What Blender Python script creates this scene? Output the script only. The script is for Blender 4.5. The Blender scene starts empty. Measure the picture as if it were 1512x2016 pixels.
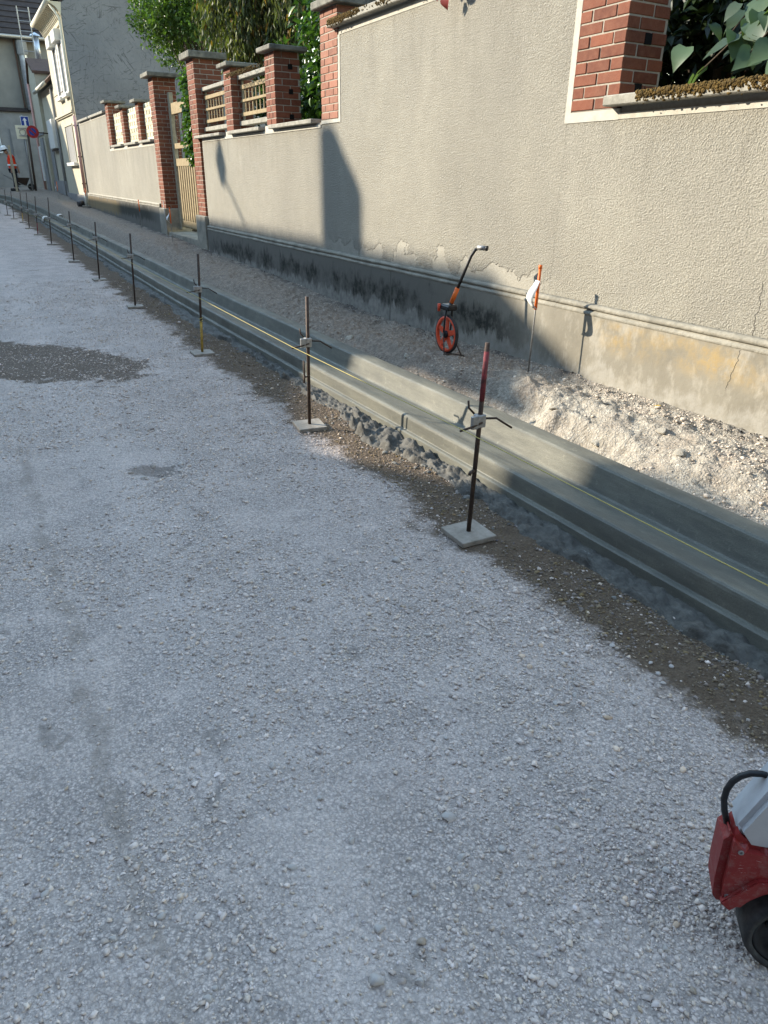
import bpy, bmesh, math, random
import numpy as np
from mathutils import Vector, Matrix, noise as mnoise

# ------------------------------------------------------------------ camera, world, sun
S = bpy.context.scene
COL = S.collection
R_ROWS = ((0.87535845, -0.19402627, 0.44283336),      # world X in camera (right, down, forward)
          (-0.4832576, -0.37857065, 0.7893962),       # world Y
          (0.01448012, -0.90500722, -0.42514969))     # world Z
cam = bpy.data.cameras.new('camera')
cam.sensor_fit = 'VERTICAL'
cam.sensor_height = 36.0
cam.lens = 36.0 * 1395 / 2016
cam.clip_start = 0.05
cam.clip_end = 2000
co = bpy.data.objects.new('camera', cam)
COL.objects.link(co)
m = Matrix.Identity(4)
for i in range(3):
    m[i][0] = R_ROWS[i][0]; m[i][1] = -R_ROWS[i][1]; m[i][2] = -R_ROWS[i][2]
m.translation = (0, 0, 1.6)
co.matrix_world = m
S.camera = co

SUN_DIR = Vector((.303, -.283, -.19)).normalized()      # direction the light travels
w = bpy.data.worlds.new('World')
S.world = w
w.use_nodes = True
nt = w.node_tree
sky = nt.nodes.new('ShaderNodeTexSky')
sky.sky_type = 'NISHITA'
sky.sun_disc = False
sky.sun_elevation = math.asin(-SUN_DIR.z)
sky.sun_rotation = math.atan2(-SUN_DIR.x, -SUN_DIR.y)
sky.air_density = 1.5
sky.dust_density = 0.0
sky.ozone_density = 0.0
bg = nt.nodes['Background']
bg.inputs['Strength'].default_value = 0.15
nt.links.new(sky.outputs[0], bg.inputs[0])
sl = bpy.data.lights.new('sun', 'SUN')
sl.energy = 2.7
sl.angle = math.radians(0.53)
sl.color = (1.0, .90, .75)
so = bpy.data.objects.new('sun', sl)
so.rotation_euler = SUN_DIR.to_track_quat('-Z', 'Y').to_euler()
so.location = (-10, 12, 14)
COL.objects.link(so)
vs = S.view_settings
vs.view_transform = 'Standard'
vs.look = 'None'
vs.gamma = 1
vs.use_curve_mapping = False
vs.exposure = 1.95
S.render.engine = 'CYCLES'
S.cycles.max_bounces = 6
S.cycles.diffuse_bounces = 3
S.cycles.glossy_bounces = 2
S.cycles.transmission_bounces = 2

rnd = random.Random(7)
rng = np.random.default_rng(11)
XW = 3.906                                              # face of the garden wall

# ------------------------------------------------------------------ helpers
def tag(o, label=None, cat=None, group=None, kind=None):
    if label: o['label'] = label
    if cat: o['category'] = cat
    if group: o['group'] = group
    if kind: o['kind'] = kind
    return o

def thing(name, loc, label, cat, group=None):
    o = bpy.data.objects.new(name, None)
    o.empty_display_size = .1
    o.location = loc
    COL.objects.link(o)
    return tag(o, label, cat, group)

def origin_of(p):
    v = Vector((0, 0, 0))
    while p is not None:
        v += Vector(p.location); p = p.parent
    return v

class MB:
    """collects shapes in world coordinates; build() links one mesh object"""
    def __init__(s): s.v = []; s.f = []
    def add(s, v, f):
        n = len(s.v); s.v += [tuple(p) for p in v]; s.f += [tuple(i + n for i in q) for q in f]; return s
    def box(s, x0, x1, y0, y1, z0, z1, M=None):
        v = [Vector((x, y, z)) for z in (z0, z1) for y in (y0, y1) for x in (x0, x1)]
        if M: v = [M @ p for p in v]
        return s.add(v, [(0, 2, 3, 1), (4, 5, 7, 6), (0, 1, 5, 4), (2, 6, 7, 3), (0, 4, 6, 2), (1, 3, 7, 5)])
    def cbox(s, x0, x1, y0, y1, z0, z1, c=.006, M=None):
        """box with chamfered edges"""
        v = []
        idx = {}
        for ax in range(3):
            for sx in (0, 1):
                for sy in (0, 1):
                    for sz in (0, 1):
                        p = [(x0, x1)[sx], (y0, y1)[sy], (z0, z1)[sz]]
                        for a, sg in enumerate((sx, sy, sz)):
                            if a != ax: p[a] += c if sg == 0 else -c
                        idx[(ax, sx, sy, sz)] = len(v); v.append(Vector(p))
        f = []
        f.append([idx[(0, 0, a, b)] for a, b in ((0, 0), (0, 1), (1, 1), (1, 0))])
        f.append([idx[(0, 1, a, b)] for a, b in ((0, 0), (1, 0), (1, 1), (0, 1))])
        f.append([idx[(1, a, 0, b)] for a, b in ((0, 0), (1, 0), (1, 1), (0, 1))])
        f.append([idx[(1, a, 1, b)] for a, b in ((0, 0), (0, 1), (1, 1), (1, 0))])
        f.append([idx[(2, a, b, 0)] for a, b in ((0, 0), (0, 1), (1, 1), (1, 0))])
        f.append([idx[(2, a, b, 1)] for a, b in ((0, 0), (1, 0), (1, 1), (0, 1))])
        for a in (0, 1):
            for b in (0, 1):
                f.append([idx[(1, 0, a, b)], idx[(1, 1, a, b)], idx[(2, 1, a, b)], idx[(2, 0, a, b)]])
                f.append([idx[(0, a, 0, b)], idx[(0, a, 1, b)], idx[(2, a, 1, b)], idx[(2, a, 0, b)]])
                f.append([idx[(0, a, b, 0)], idx[(0, a, b, 1)], idx[(1, a, b, 1)], idx[(1, a, b, 0)]])
                for d in (0, 1):
                    f.append([idx[(k, a, b, d)] for k in (0, 1, 2)])
        if M: v = [M @ p for p in v]
        return s.add(v, f)
    def prism(s, poly, a, b, axis='x'):
        """poly of 2D points extruded along an axis from a to b"""
        def P(q, t):
            return (t, q[0], q[1]) if axis == 'x' else (q[0], t, q[1]) if axis == 'y' else (q[0], q[1], t)
        n = len(poly)
        v = [P(q, a) for q in poly] + [P(q, b) for q in poly]
        f = [tuple(range(n))[::-1], tuple(range(n, 2 * n))] + [(i, (i + 1) % n, n + (i + 1) % n, n + i) for i in range(n)]
        return s.add(v, f)
    def tube(s, pts, r, seg=8, cap=True):
        pts = [Vector(p) for p in pts]
        if not isinstance(r, (list, tuple)): r = [r] * len(pts)
        n0 = len(s.v); up = None; rings = []
        for i, p in enumerate(pts):
            d = (pts[min(i + 1, len(pts) - 1)] - pts[max(i - 1, 0)]).normalized()
            if up is None: up = Vector((0, 0, 1)) if abs(d.z) < .9 else Vector((1, 0, 0))
            a = d.cross(up).normalized(); b = a.cross(d).normalized(); up = b
            rings.append([p + (a * math.cos(t) + b * math.sin(t)) * r[i] for t in [2 * math.pi * k / seg for k in range(seg)]])
        v = [q for g in rings for q in g]
        f = [(i * seg + k, i * seg + (k + 1) % seg, (i + 1) * seg + (k + 1) % seg, (i + 1) * seg + k) for i in range(len(pts) - 1) for k in range(seg)]
        if cap:
            f.append(tuple(range(seg))[::-1]); f.append(tuple((len(pts) - 1) * seg + k for k in range(seg)))
        return s.add(v, f)
    def lathe(s, c, axis, prof, seg=24):
        """prof: (distance along axis, radius) pairs, spun about an axis through c; closed loop if last == first"""
        c = Vector(c); ax = Vector(axis).normalized()
        u = ax.orthogonal().normalized(); w_ = ax.cross(u)
        v = [c + ax * h + (u * math.cos(2 * math.pi * k / seg) + w_ * math.sin(2 * math.pi * k / seg)) * r for h, r in prof for k in range(seg)]
        f = [(i * seg + k, i * seg + (k + 1) % seg, (i + 1) * seg + (k + 1) % seg, (i + 1) * seg + k) for i in range(len(prof) - 1) for k in range(seg)]
        if prof[0] != prof[-1]:
            if prof[0][1] > 1e-6: f.append(tuple(range(seg))[::-1])
            if prof[-1][1] > 1e-6: f.append(tuple((len(prof) - 1) * seg + k for k in range(seg)))
        return s.add(v, f)
    def build(s, name, mat, parent=None, smooth=False, bevel=0):
        o = origin_of(parent)
        me = bpy.data.meshes.new(name)
        me.from_pydata([(p[0] - o.x, p[1] - o.y, p[2] - o.z) for p in s.v], [], s.f)
        me.validate()
        bm = bmesh.new(); bm.from_mesh(me); bmesh.ops.recalc_face_normals(bm, faces=bm.faces)
        if bevel: bmesh.ops.bevel(bm, geom=[e for e in bm.edges if len(e.link_faces) == 2 and e.calc_face_angle(0) > .5], offset=bevel, segments=2, affect='EDGES')
        bm.to_mesh(me); bm.free()
        if smooth:
            for p in me.polygons: p.use_smooth = True
        me.materials.append(mat)
        ob = bpy.data.objects.new(name, me)
        COL.objects.link(ob)
        ob.parent = parent
        return ob

def link(name, me, parent=None, loc=(0, 0, 0), rot=(0, 0, 0), scale=(1, 1, 1)):
    ob = bpy.data.objects.new(name, me)
    ob.location = loc; ob.rotation_euler = rot; ob.scale = scale
    COL.objects.link(ob)
    ob.parent = parent
    return ob

def np_mesh(name, V, F, mat, smooth=False, attr=None):
    """numpy vertices (n,3) and faces (m,k) to a mesh"""
    me = bpy.data.meshes.new(name)
    k = F.shape[1]
    me.vertices.add(len(V)); me.loops.add(F.size); me.polygons.add(len(F))
    me.vertices.foreach_set('co', V.astype(np.float32).ravel())
    me.loops.foreach_set('vertex_index', F.astype(np.int32).ravel())
    me.polygons.foreach_set('loop_start', np.arange(0, F.size, k, dtype=np.int32))
    me.polygons.foreach_set('loop_total', np.full(len(F), k, dtype=np.int32))
    if smooth: me.polygons.foreach_set('use_smooth', np.ones(len(F), dtype=bool))
    if attr is not None:
        a = me.attributes.new('tint', 'FLOAT_COLOR', 'POINT')
        a.data.foreach_set('color', np.concatenate([attr, np.ones((len(V), 1))], 1).astype(np.float32).ravel())
    me.update(calc_edges=True)
    me.materials.append(mat)
    return me

def copy_tree(o, parent=None):
    c = o.copy(); COL.objects.link(c); c.parent = parent
    for ch in [x for x in o.children]: copy_tree(ch, c)
    return c

# value noise in numpy
_tab = rng.random((256, 256))
def vnoise(x, y):
    xi = np.floor(x).astype(int); yi = np.floor(y).astype(int); fx = x - xi; fy = y - yi
    fx = fx * fx * (3 - 2 * fx); fy = fy * fy * (3 - 2 * fy)
    a = _tab[xi % 256, yi % 256]; b = _tab[(xi + 1) % 256, yi % 256]; c = _tab[xi % 256, (yi + 1) % 256]; d = _tab[(xi + 1) % 256, (yi + 1) % 256]
    return (a * (1 - fx) + b * fx) * (1 - fy) + (c * (1 - fx) + d * fx) * fy - .5
def fbm(x, y, o=4):
    t = 0; a = 1
    for i in range(o): t = t + a * vnoise(x + 17.3 * i, y - 9.1 * i); x = x * 2.03; y = y * 2.03; a *= .5
    return t

# ------------------------------------------------------------------ materials
class N:
    def __init__(s, name):
        s.m = bpy.data.materials.new(name); s.m.use_nodes = True
        s.t = s.m.node_tree; s.b = s.t.nodes['Principled BSDF']
        s.b.inputs['Specular IOR Level'].default_value = .3
    def n(s, typ, **k):
        x = s.t.nodes.new(typ)
        for a, b in k.items(): setattr(x, a, b)
        return x
    def l(s, a, b): s.t.links.new(a, b)
    def pos(s): return s.n('ShaderNodeNewGeometry').outputs['Position']
    def obj(s): return s.n('ShaderNodeTexCoord').outputs['Object']
    def sxyz(s, v):
        x = s.n('ShaderNodeSeparateXYZ'); s.l(v, x.inputs[0]); return x.outputs
    def scale(s, v, sc):
        x = s.n('ShaderNodeMapping'); s.l(v, x.inputs[0]); x.inputs['Scale'].default_value = sc; return x.outputs[0]
    def noise(s, v, sc, det=6, rough=.6, dist=0):
        x = s.n('ShaderNodeTexNoise'); s.l(v, x.inputs['Vector'])
        x.inputs['Scale'].default_value = sc; x.inputs['Detail'].default_value = det; x.inputs['Roughness'].default_value = rough; x.inputs['Distortion'].default_value = dist
        return x.outputs['Fac']
    def voro(s, v, sc, feat='F1', out='Distance'):
        x = s.n('ShaderNodeTexVoronoi', feature=feat); s.l(v, x.inputs['Vector']); x.inputs['Scale'].default_value = sc
        return x.outputs[out]
    def ramp(s, f, stops):
        x = s.n('ShaderNodeValToRGB'); s.l(f, x.inputs[0]); e = x.color_ramp.elements
        while len(e) < len(stops): e.new(.5)
        for el, (p, c) in zip(e, stops):
            el.position = p; el.color = (*c, 1) if isinstance(c, tuple) else (c, c, c, 1)
        return x.outputs[0]
    def mix(s, f, a, b, mode='MIX'):
        x = s.n('ShaderNodeMix', data_type='RGBA', blend_type=mode)
        for sock, val in ((x.inputs[0], f), (x.inputs[6], a), (x.inputs[7], b)):
            if hasattr(val, 'is_linked'): s.l(val, sock)
            elif isinstance(val, tuple): sock.default_value = (*val, 1)
            else: sock.default_value = val
        return x.outputs[2]
    def math(s, op, a, b=0.0, c=None, clamp=False):
        x = s.n('ShaderNodeMath', operation=op, use_clamp=clamp)
        for i, val in enumerate((a, b, c)):
            if val is None: continue
            if hasattr(val, 'is_linked'): s.l(val, x.inputs[i])
            else: x.inputs[i].default_value = val
        return x.outputs[0]
    def band(s, v, a, b, c, d):
        """0 below a, 1 between b and c, 0 above d"""
        x = s.n('ShaderNodeMapRange', interpolation_type='SMOOTHSTEP'); s.l(v, x.inputs[0]); x.inputs[1].default_value = a; x.inputs[2].default_value = b
        y = s.n('ShaderNodeMapRange', interpolation_type='SMOOTHSTEP'); s.l(v, y.inputs[0]); y.inputs[1].default_value = c; y.inputs[2].default_value = d; y.inputs[3].default_value = 1; y.inputs[4].default_value = 0
        return s.math('MULTIPLY', x.outputs[0], y.outputs[0])
    def step(s, v, a, b):
        x = s.n('ShaderNodeMapRange', interpolation_type='SMOOTHSTEP'); s.l(v, x.inputs[0]); x.inputs[1].default_value = a; x.inputs[2].default_value = b; return x.outputs[0]
    def bump(s, h, st, dist=.01, prev=None):
        x = s.n('ShaderNodeBump'); s.l(h, x.inputs['Height']); x.inputs['Strength'].default_value = st; x.inputs['Distance'].default_value = dist
        if prev: s.l(prev, x.inputs['Normal'])
        return x.outputs[0]
    def out(s, col=None, rough=None, norm=None):
        for sock, val in (('Base Color', col), ('Roughness', rough), ('Normal', norm)):
            if val is None: continue
            if hasattr(val, 'is_linked'): s.l(val, s.b.inputs[sock])
            elif isinstance(val, tuple): s.b.inputs[sock].default_value = (*val, 1)
            else: s.b.inputs[sock].default_value = val
        return s.m

def simple(name, c1, c2, sc=20, rough=.7, bump=.15, bdist=.004, coords='obj', metal=0, bsc=None):
    """two-tone mottled surface with fine relief"""
    k = N(name); p = k.obj() if coords == 'obj' else k.pos()
    f = k.noise(p, sc, 6, .65)
    col = k.mix(k.ramp(f, [(.3, 0.0), (.7, 1.0)]), c1, c2)
    k.b.inputs['Metallic'].default_value = metal
    return k.out(col, rough, k.bump(k.noise(p, bsc or sc * 3, 5, .6), bump, bdist))

MT = {}
# gravel road: dusty grey limestone with brown damp strip along the kerb and one damp patch
TRX = .06
k = N('gravel_road'); p = k.pos(); X, Y, Z = k.sxyz(p)
f1 = k.noise(p, 1.3, 3, .6); f2 = k.noise(p, 9, 4, .7); f3 = k.noise(p, 70, 3, .7)
wn = k.n('ShaderNodeTexNoise'); k.l(p, wn.inputs['Vector']); wn.inputs['Scale'].default_value = 60; wn.inputs['Detail'].default_value = 2
wv = k.n('ShaderNodeVectorMath', operation='MULTIPLY_ADD'); k.l(wn.outputs['Color'], wv.inputs[0]); wv.inputs[1].default_value = (.016, .016, .016); k.l(p, wv.inputs[2])
vn = k.n('ShaderNodeTexVoronoi'); k.l(wv.outputs[0], vn.inputs['Vector']); vn.inputs['Scale'].default_value = 120; v1 = vn.outputs['Distance']; vc = vn.outputs['Color']
vm = k.n('ShaderNodeTexVoronoi'); k.l(p, vm.inputs['Vector']); vm.inputs['Scale'].default_value = 46; v2 = vm.outputs['Distance']
trk = k.noise(k.scale(p, (2.6, .28, 1)), 1.4, 4, .6)
dry = k.mix(k.ramp(f1, [(.35, 0.0), (.68, 1.0)]), (.59, .485, .415), (.67, .56, .485))
dry = k.mix(k.ramp(trk, [(.40, .22), (.56, 0.0)]), dry, (.42, .365, .325))
dry = k.mix(k.ramp(trk, [(.56, .0), (.7, .25)]), dry, (.73, .62, .55))
dry = k.mix(k.ramp(f2, [(.3, .0), (.75, .6)]), dry, (.71, .60, .53))
cell = k.n('ShaderNodeSeparateColor'); k.l(vc, cell.inputs[0])
dust = k.ramp(k.noise(p, 3.4, 5, .7), [(.42, .1), (.62, .75)]); nd = k.math('SUBTRACT', 1, dust)
dry = k.mix(k.math('MULTIPLY', nd, k.ramp(cell.outputs[0], [(.0, .7), (.45, 0.0)])), dry, (.29, .25, .225))
dry = k.mix(k.math('MULTIPLY', nd, k.ramp(cell.outputs[1], [(.65, 0.0), (1.0, .4)])), dry, (.75, .64, .565))
dry = k.mix(k.math('MULTIPLY', k.ramp(v1, [(.28, .0), (.66, .65)]), k.math('SUBTRACT', 1, k.math('MULTIPLY', dust, .8))), dry, (.13, .115, .10))
dry = k.mix(k.ramp(f3, [(.40, .6), (.55, 0.0)]), dry, (.28, .245, .22))
rx = k.math('ADD', k.math('SUBTRACT', X, TRX), k.math('MULTIPLY', k.math('SUBTRACT', k.noise(p, 2.2, 4, .7), .5), .22))
rut = k.math('MULTIPLY', k.math('MULTIPLY', k.band(rx, -.05, -.015, .015, .05), k.ramp(k.noise(p, 5, 4, .7), [(.42, 0.0), (.6, .75)])), k.step(Y, 5.5, 4.5)); dry = k.mix(rut, dry, (.28, .235, .195))
rx2 = k.math('SUBTRACT', rx, .42); sm = k.math('MULTIPLY', k.band(rx2, -.22, -.06, .06, .22), .16); dry = k.mix(sm, dry, (.70, .59, .515))
hx = k.math('DIVIDE', k.math('SUBTRACT', X, .74), .16); hy = k.math('DIVIDE', k.math('SUBTRACT', k.math('ADD', Y, k.math('MULTIPLY', k.math('SUBTRACT', X, .74), .5)), 4.11), .13)
hole = k.math('MULTIPLY', k.step(k.math('ADD', k.math('ADD', k.math('MULTIPLY', hx, hx), k.math('MULTIPLY', hy, hy)), k.math('MULTIPLY', k.math('SUBTRACT', f2, .5), 2.6)), 1.0, .3), .6); dry = k.mix(hole, dry, (.11, .09, .07))
pit = k.ramp(k.noise(p, 4.3, 3, .7), [(.30, .75), (.37, 0.0)]); dry = k.mix(pit, dry, (.24, .205, .175))
damp = k.mix(k.ramp(f3, [(.3, 0.0), (.7, 1.0)]), (.060, .041, .026), (.13, .095, .063))
damp = k.mix(k.ramp(f2, [(.4, 0.0), (.8, .6)]), damp, (.17, .128, .09))
wob = k.math('MULTIPLY', k.math('SUBTRACT', k.noise(p, 1.7, 3, .65), .5), .70)
wob2 = k.math('MULTIPLY', k.math('SUBTRACT', f2, .5), .5)
edge = k.math('ADD', k.math('ADD', X, wob), wob2)
m1 = k.step(edge, 1.76, 1.92)
# damp patch: long ellipse centred (0.25, 7.5)
ex = k.math('DIVIDE', k.math('SUBTRACT', X, .15), 1.15); ey = k.math('DIVIDE', k.math('SUBTRACT', k.math('ADD', Y, k.math('MULTIPLY', X, .75)), 7.72), .86)
rr = k.math('SQRT', k.math('ADD', k.math('MULTIPLY', ex, ex), k.math('MULTIPLY', ey, ey)))
m2 = k.step(k.math('ADD', k.math('ADD', rr, k.math('MULTIPLY', wob, 1.0)), k.math('MULTIPLY', wob2, 1.3)), 1.03, .93)
msk = k.math('MAXIMUM', m1, k.math('MULTIPLY', m2, .9))
col = k.mix(msk, dry, damp)
nb = k.bump(k.math('ADD', k.math('MULTIPLY', v2, 1.2), k.math('ADD', f3, k.math('MULTIPLY', v1, .6))), .75, .011)
MT['road'] = k.out(col, .92, nb)

# pebbles: tint attribute
def tinted(name, mul, rough=.85, sc=60, bs=.25):
    k = N(name); a = k.n('ShaderNodeAttribute', attribute_name='tint').outputs['Color']; p = k.pos()
    c = k.mix(.55, a, k.mix(k.ramp(k.noise(p, sc, 5, .6), [(.3, 0.0), (.7, 1.0)]), (.85 * mul, .84 * mul, .82 * mul), (1.25 * mul, 1.23 * mul, 1.2 * mul)), 'MULTIPLY')
    return k.out(c, rough, k.bump(k.noise(p, sc * 2, 4, .6), bs, .003))
MT['pebble'] = tinted('pebble_stone', 1.0)
MT['stone'] = simple('loose_stone', (.38, .34, .305), (.54, .49, .44), 22, .85, .35, .004)
k = N('verge_earth'); p = k.pos(); X, Y, Z = k.sxyz(p)
f1 = k.noise(p, 3.2, 4, .65); f2 = k.noise(p, 26, 4, .7); f3 = k.noise(p, 90, 3, .7); v1 = k.voro(p, 60)
c = k.mix(k.ramp(f2, [(.3, 0.0), (.7, 1.0)]), (.21, .165, .12), (.43, .36, .285))
chalk = k.mix(k.ramp(f2, [(.35, 0.0), (.7, 1.0)]), (.40, .355, .28), (.62, .57, .47))
cm = k.math('MULTIPLY', k.step(k.math('ADD', Y, k.math('MULTIPLY', f1, 2.2)), 5.6, 4.6), k.ramp(f1, [(.36, .25), (.55, 1.0)]))
c = k.mix(cm, c, chalk)
tar = k.math('MULTIPLY', k.step(k.math('ADD', X, k.math('MULTIPLY', k.math('SUBTRACT', f2, .5), .5)), 3.66, 3.84), k.ramp(f1, [(.46, 0.0), (.6, .9)]))
c = k.mix(tar, c, (.06, .055, .05))
crk = k.noise(k.scale(p, (1, 1, 1)), 8, 5, .7, 1.0); c = k.mix(k.math('MULTIPLY', cm, k.ramp(crk, [(.40, .55), (.46, 0.0)])), c, (.22, .19, .145))
c = k.mix(k.ramp(v1, [(.1, 0.0), (.6, .35)]), c, (.1, .09, .08))
nb = k.bump(k.math('ADD', k.math('MULTIPLY', f2, 1.6), k.math('ADD', f3, k.math('MULTIPLY', v1, .5))), .9, .016)
MT['verge'] = k.out(c, .95, nb)
k = N('fresh_concrete'); p = k.pos(); X, Y, Z = k.sxyz(p)
st = k.scale(p, (3, .35, 3)); f1 = k.noise(st, 9, 6, .65); f2 = k.noise(p, 5, 5, .6); f3 = k.noise(p, 160, 3, .6)
c = k.mix(k.ramp(f1, [(.3, 0.0), (.7, 1.0)]), (.132, .13, .105), (.20, .195, .158))
c = k.mix(k.ramp(f2, [(.35, 0.0), (.75, .55)]), c, (.115, .117, .10))
c = k.mix(k.ramp(f3, [(.35, .35), (.55, 0.0)]), c, (.085, .085, .07))
c = k.mix(k.ramp(k.noise(k.scale(p, (1.5, .5, 2.5)), 3.2, 5, .7), [(.42, .5), (.55, 0.0)]), c, (.085, .086, .075))
c = k.mix(k.ramp(k.voro(p, 70), [(.06, .8), (.12, 0.0)]), c, (.05, .05, .043))
c = k.mix(k.ramp(k.noise(p, 26, 4, .7), [(.60, 0.0), (.72, .45)]), c, (.27, .255, .205))
nb = k.bump(f1, .2, .008); nb = k.bump(f3, .35, .004, nb)
MT['kerb'] = k.out(c, k.ramp(f2, [(.3, .42), (.7, .62)]), nb)
k.b.inputs['Specular IOR Level'].default_value = .2
MT['chalk'] = simple('chalk_rock', (.42, .38, .305), (.63, .585, .49), 9, .95, .8, .02, bsc=26)
MT['mush'] = simple('wet_concrete_spill', (.05, .047, .04), (.125, .118, .10), 14, .72, .7, .012, 'pos', bsc=60)

# roughcast wall
k = N('roughcast'); p = k.pos(); X, Y, Z = k.sxyz(p)
f1 = k.noise(p, .9, 3, .6); f2 = k.noise(p, 7, 4, .65); g1 = k.noise(p, 120, 3, .6); g2 = k.voro(p, 85, 'SMOOTH_F1')
stq = k.noise(k.scale(p, (1, 4, .5)), 1.9, 5, .7)
c = k.mix(k.ramp(f1, [(.3, 0.0), (.7, 1.0)]), (.305, .285, .231), (.37, .347, .285))
c = k.mix(k.ramp(f2, [(.35, 0.0), (.75, .5)]), c, (.262, .246, .204))
c = k.mix(k.ramp(k.noise(k.scale(p, (1, 1, .55)), .55, 4, .65), [(.42, 0.0), (.68, .6)]), c, (.228, .216, .184))
# dirty rain streaks below the copings
t1 = k.math('MULTIPLY', k.step(Y, 4.2, 4.5), k.band(Z, 2.0, 2.95, 9, 10)); t1 = k.math('MULTIPLY', t1, k.step(Y, 8.4, 8.2))
t2 = k.math('MULTIPLY', k.step(Z, 1.25, 2.1), k.math('MAXIMUM', k.step(Y, 8.4, 8.7), k.step(Y, 4.5, 4.2)))
tt = k.math('MULTIPLY', k.math('MAXIMUM', t1, t2), k.ramp(stq, [(.46, 0.0), (.72, .6)]))
c = k.mix(tt, c, (.2, .185, .15))
# render foot darkened with the eave's soft shade put into its colour, patches where the render has fallen
ft = k.math('MULTIPLY', k.step(Z, 1.12, .82), k.ramp(f2, [(.35, .25), (.6, .9)])); ft = k.math('MULTIPLY', ft, k.step(Y, 4.4, 6.5))
c = k.mix(ft, c, (.2, .19, .165))
pt = k.math('MULTIPLY', k.step(k.math('ADD', Z, k.math('MULTIPLY', k.math('SUBTRACT', k.noise(p, 3.1, 4, .6), .5), 1.0)), .93, .90), k.step(Y, 4.2, 4.8)); pt = k.math('MULTIPLY', pt, k.step(Y, 9, 8))
c = k.mix(k.math('MULTIPLY', pt, .35), c, (.40, .375, .315))
# running crack near the right end
ck = k.math('ABSOLUTE', k.math('SUBTRACT', k.math('ADD', Y, k.math('MULTIPLY', k.math('SUBTRACT', k.noise(k.scale(p, (0, 0, 1)), 7, 4, .65), .5), .14)), 2.61))
ckm = k.math('MULTIPLY', k.step(ck, .0042, .0022), k.step(Z, 1.15, 1.05))
c = k.mix(ckm, c, (.05, .045, .04))
h = k.math('MULTIPLY', k.math('ADD', g1, k.math('MULTIPLY', g2, .55)), k.math('SUBTRACT', 1, k.math('MULTIPLY', pt, .8)))
c = k.mix(k.ramp(g1, [(.36, .5), (.52, 0.0)]), c, (.2, .185, .145))
c = k.mix(k.ramp(g1, [(.54, 0.0), (.7, .5)]), c, (.44, .415, .35))
MT['roughcast'] = k.out(c, .93, k.bump(h, 1.0, .0125))

k = N('plinth_render'); p = k.pos(); X, Y, Z = k.sxyz(p)
f1 = k.noise(p, 2.2, 4, .65); f2 = k.noise(p, 16, 4, .65); stv = k.noise(k.scale(p, (1, 1, .3)), 6, 6, .75)
c = k.mix(k.ramp(f1, [(.3, 0.0), (.7, 1.0)]), (.165, .15, .117), (.25, .23, .183))
oc = k.math('MULTIPLY', k.band(Y, 2.0, 2.6, 3.6, 4.0), k.band(Z, .45, .6, .69, .74)); oc = k.math('MULTIPLY', oc, k.math('MULTIPLY', k.ramp(f1, [(.42, .0), (.62, .6)]), k.ramp(f2, [(.36, .15), (.58, 1.0)])))
c = k.mix(oc, c, (.36, .245, .085))
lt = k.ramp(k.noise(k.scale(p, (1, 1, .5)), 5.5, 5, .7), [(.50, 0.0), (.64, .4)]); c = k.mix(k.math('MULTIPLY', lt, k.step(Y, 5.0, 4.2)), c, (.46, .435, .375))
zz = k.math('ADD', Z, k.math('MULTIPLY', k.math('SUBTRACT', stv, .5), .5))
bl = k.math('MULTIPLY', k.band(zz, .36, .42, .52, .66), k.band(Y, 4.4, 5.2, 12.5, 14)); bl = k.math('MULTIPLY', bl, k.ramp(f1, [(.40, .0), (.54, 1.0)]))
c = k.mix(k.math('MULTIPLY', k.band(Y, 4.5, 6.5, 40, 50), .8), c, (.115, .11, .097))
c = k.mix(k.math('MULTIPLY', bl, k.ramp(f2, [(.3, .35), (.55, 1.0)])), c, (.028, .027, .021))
bl2 = k.math('MULTIPLY', k.band(zz, .60, .7, .86, 1.0), k.band(Y, 17, 18.5, 22, 23.4))
c = k.mix(k.math('MULTIPLY', bl2, .9), c, (.035, .035, .025))
oc2 = k.math('MULTIPLY', k.step(Y, 21.5, 22.5), k.band(zz, .55, .68, .9, 1.03)); c = k.mix(k.math('MULTIPLY', oc2, .6), c, (.3, .21, .09))
lw = k.math('MULTIPLY', k.step(zz, .40, .33), k.ramp(f2, [(.35, .3), (.6, .95)])); c = k.mix(k.math('MULTIPLY', lw, .65), c, (.34, .325, .285))
ck = k.math('ABSOLUTE', k.math('SUBTRACT', k.math('ADD', Y, k.math('MULTIPLY', k.math('SUBTRACT', k.noise(k.scale(p, (0, 0, 1)), 9, 4, .65), .5), .12)), k.math('SUBTRACT', 2.77, k.math('MULTIPLY', Z, .2)))); c = k.mix(k.math('MULTIPLY', k.step(ck, .003, .0015), k.step(Z, .45, .5)), c, (.04, .035, .03))
jt = k.math('ABSOLUTE', k.math('SUBTRACT', k.math('PINGPONG', k.math('ADD', Y, .38), 2.4), 2.395)); c = k.mix(k.step(jt, .007, .004), c, (.09, .085, .07))
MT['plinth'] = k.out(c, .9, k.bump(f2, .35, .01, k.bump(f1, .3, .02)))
MT['mould'] = simple('moulding_render', (.17, .16, .13), (.34, .315, .255), 5, .93, .7, .014, 'pos', bsc=28)
MT['band'] = simple('pale_mortar_band', (.38, .36, .30), (.50, .475, .405), 12, .9, .35, .005, 'pos', bsc=60)
MT['coping'] = simple('weathered_concrete_slab', (.20, .19, .155), (.38, .36, .30), 11, .93, .5, .008, 'pos', bsc=45)
MT['cap'] = simple('concrete_cap_stone', (.085, .083, .07), (.26, .245, .2), 8, .93, .55, .01, 'pos', bsc=40)
MT['mortar'] = simple('pale_mortar', (.29, .26, .21), (.39, .355, .29), 40, .95, .3, .004, 'pos')
MT['moss'] = simple('rusty_moss', (.035, .026, .010), (.17, .105, .025), 45, .95, .6, .01, 'pos')
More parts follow.
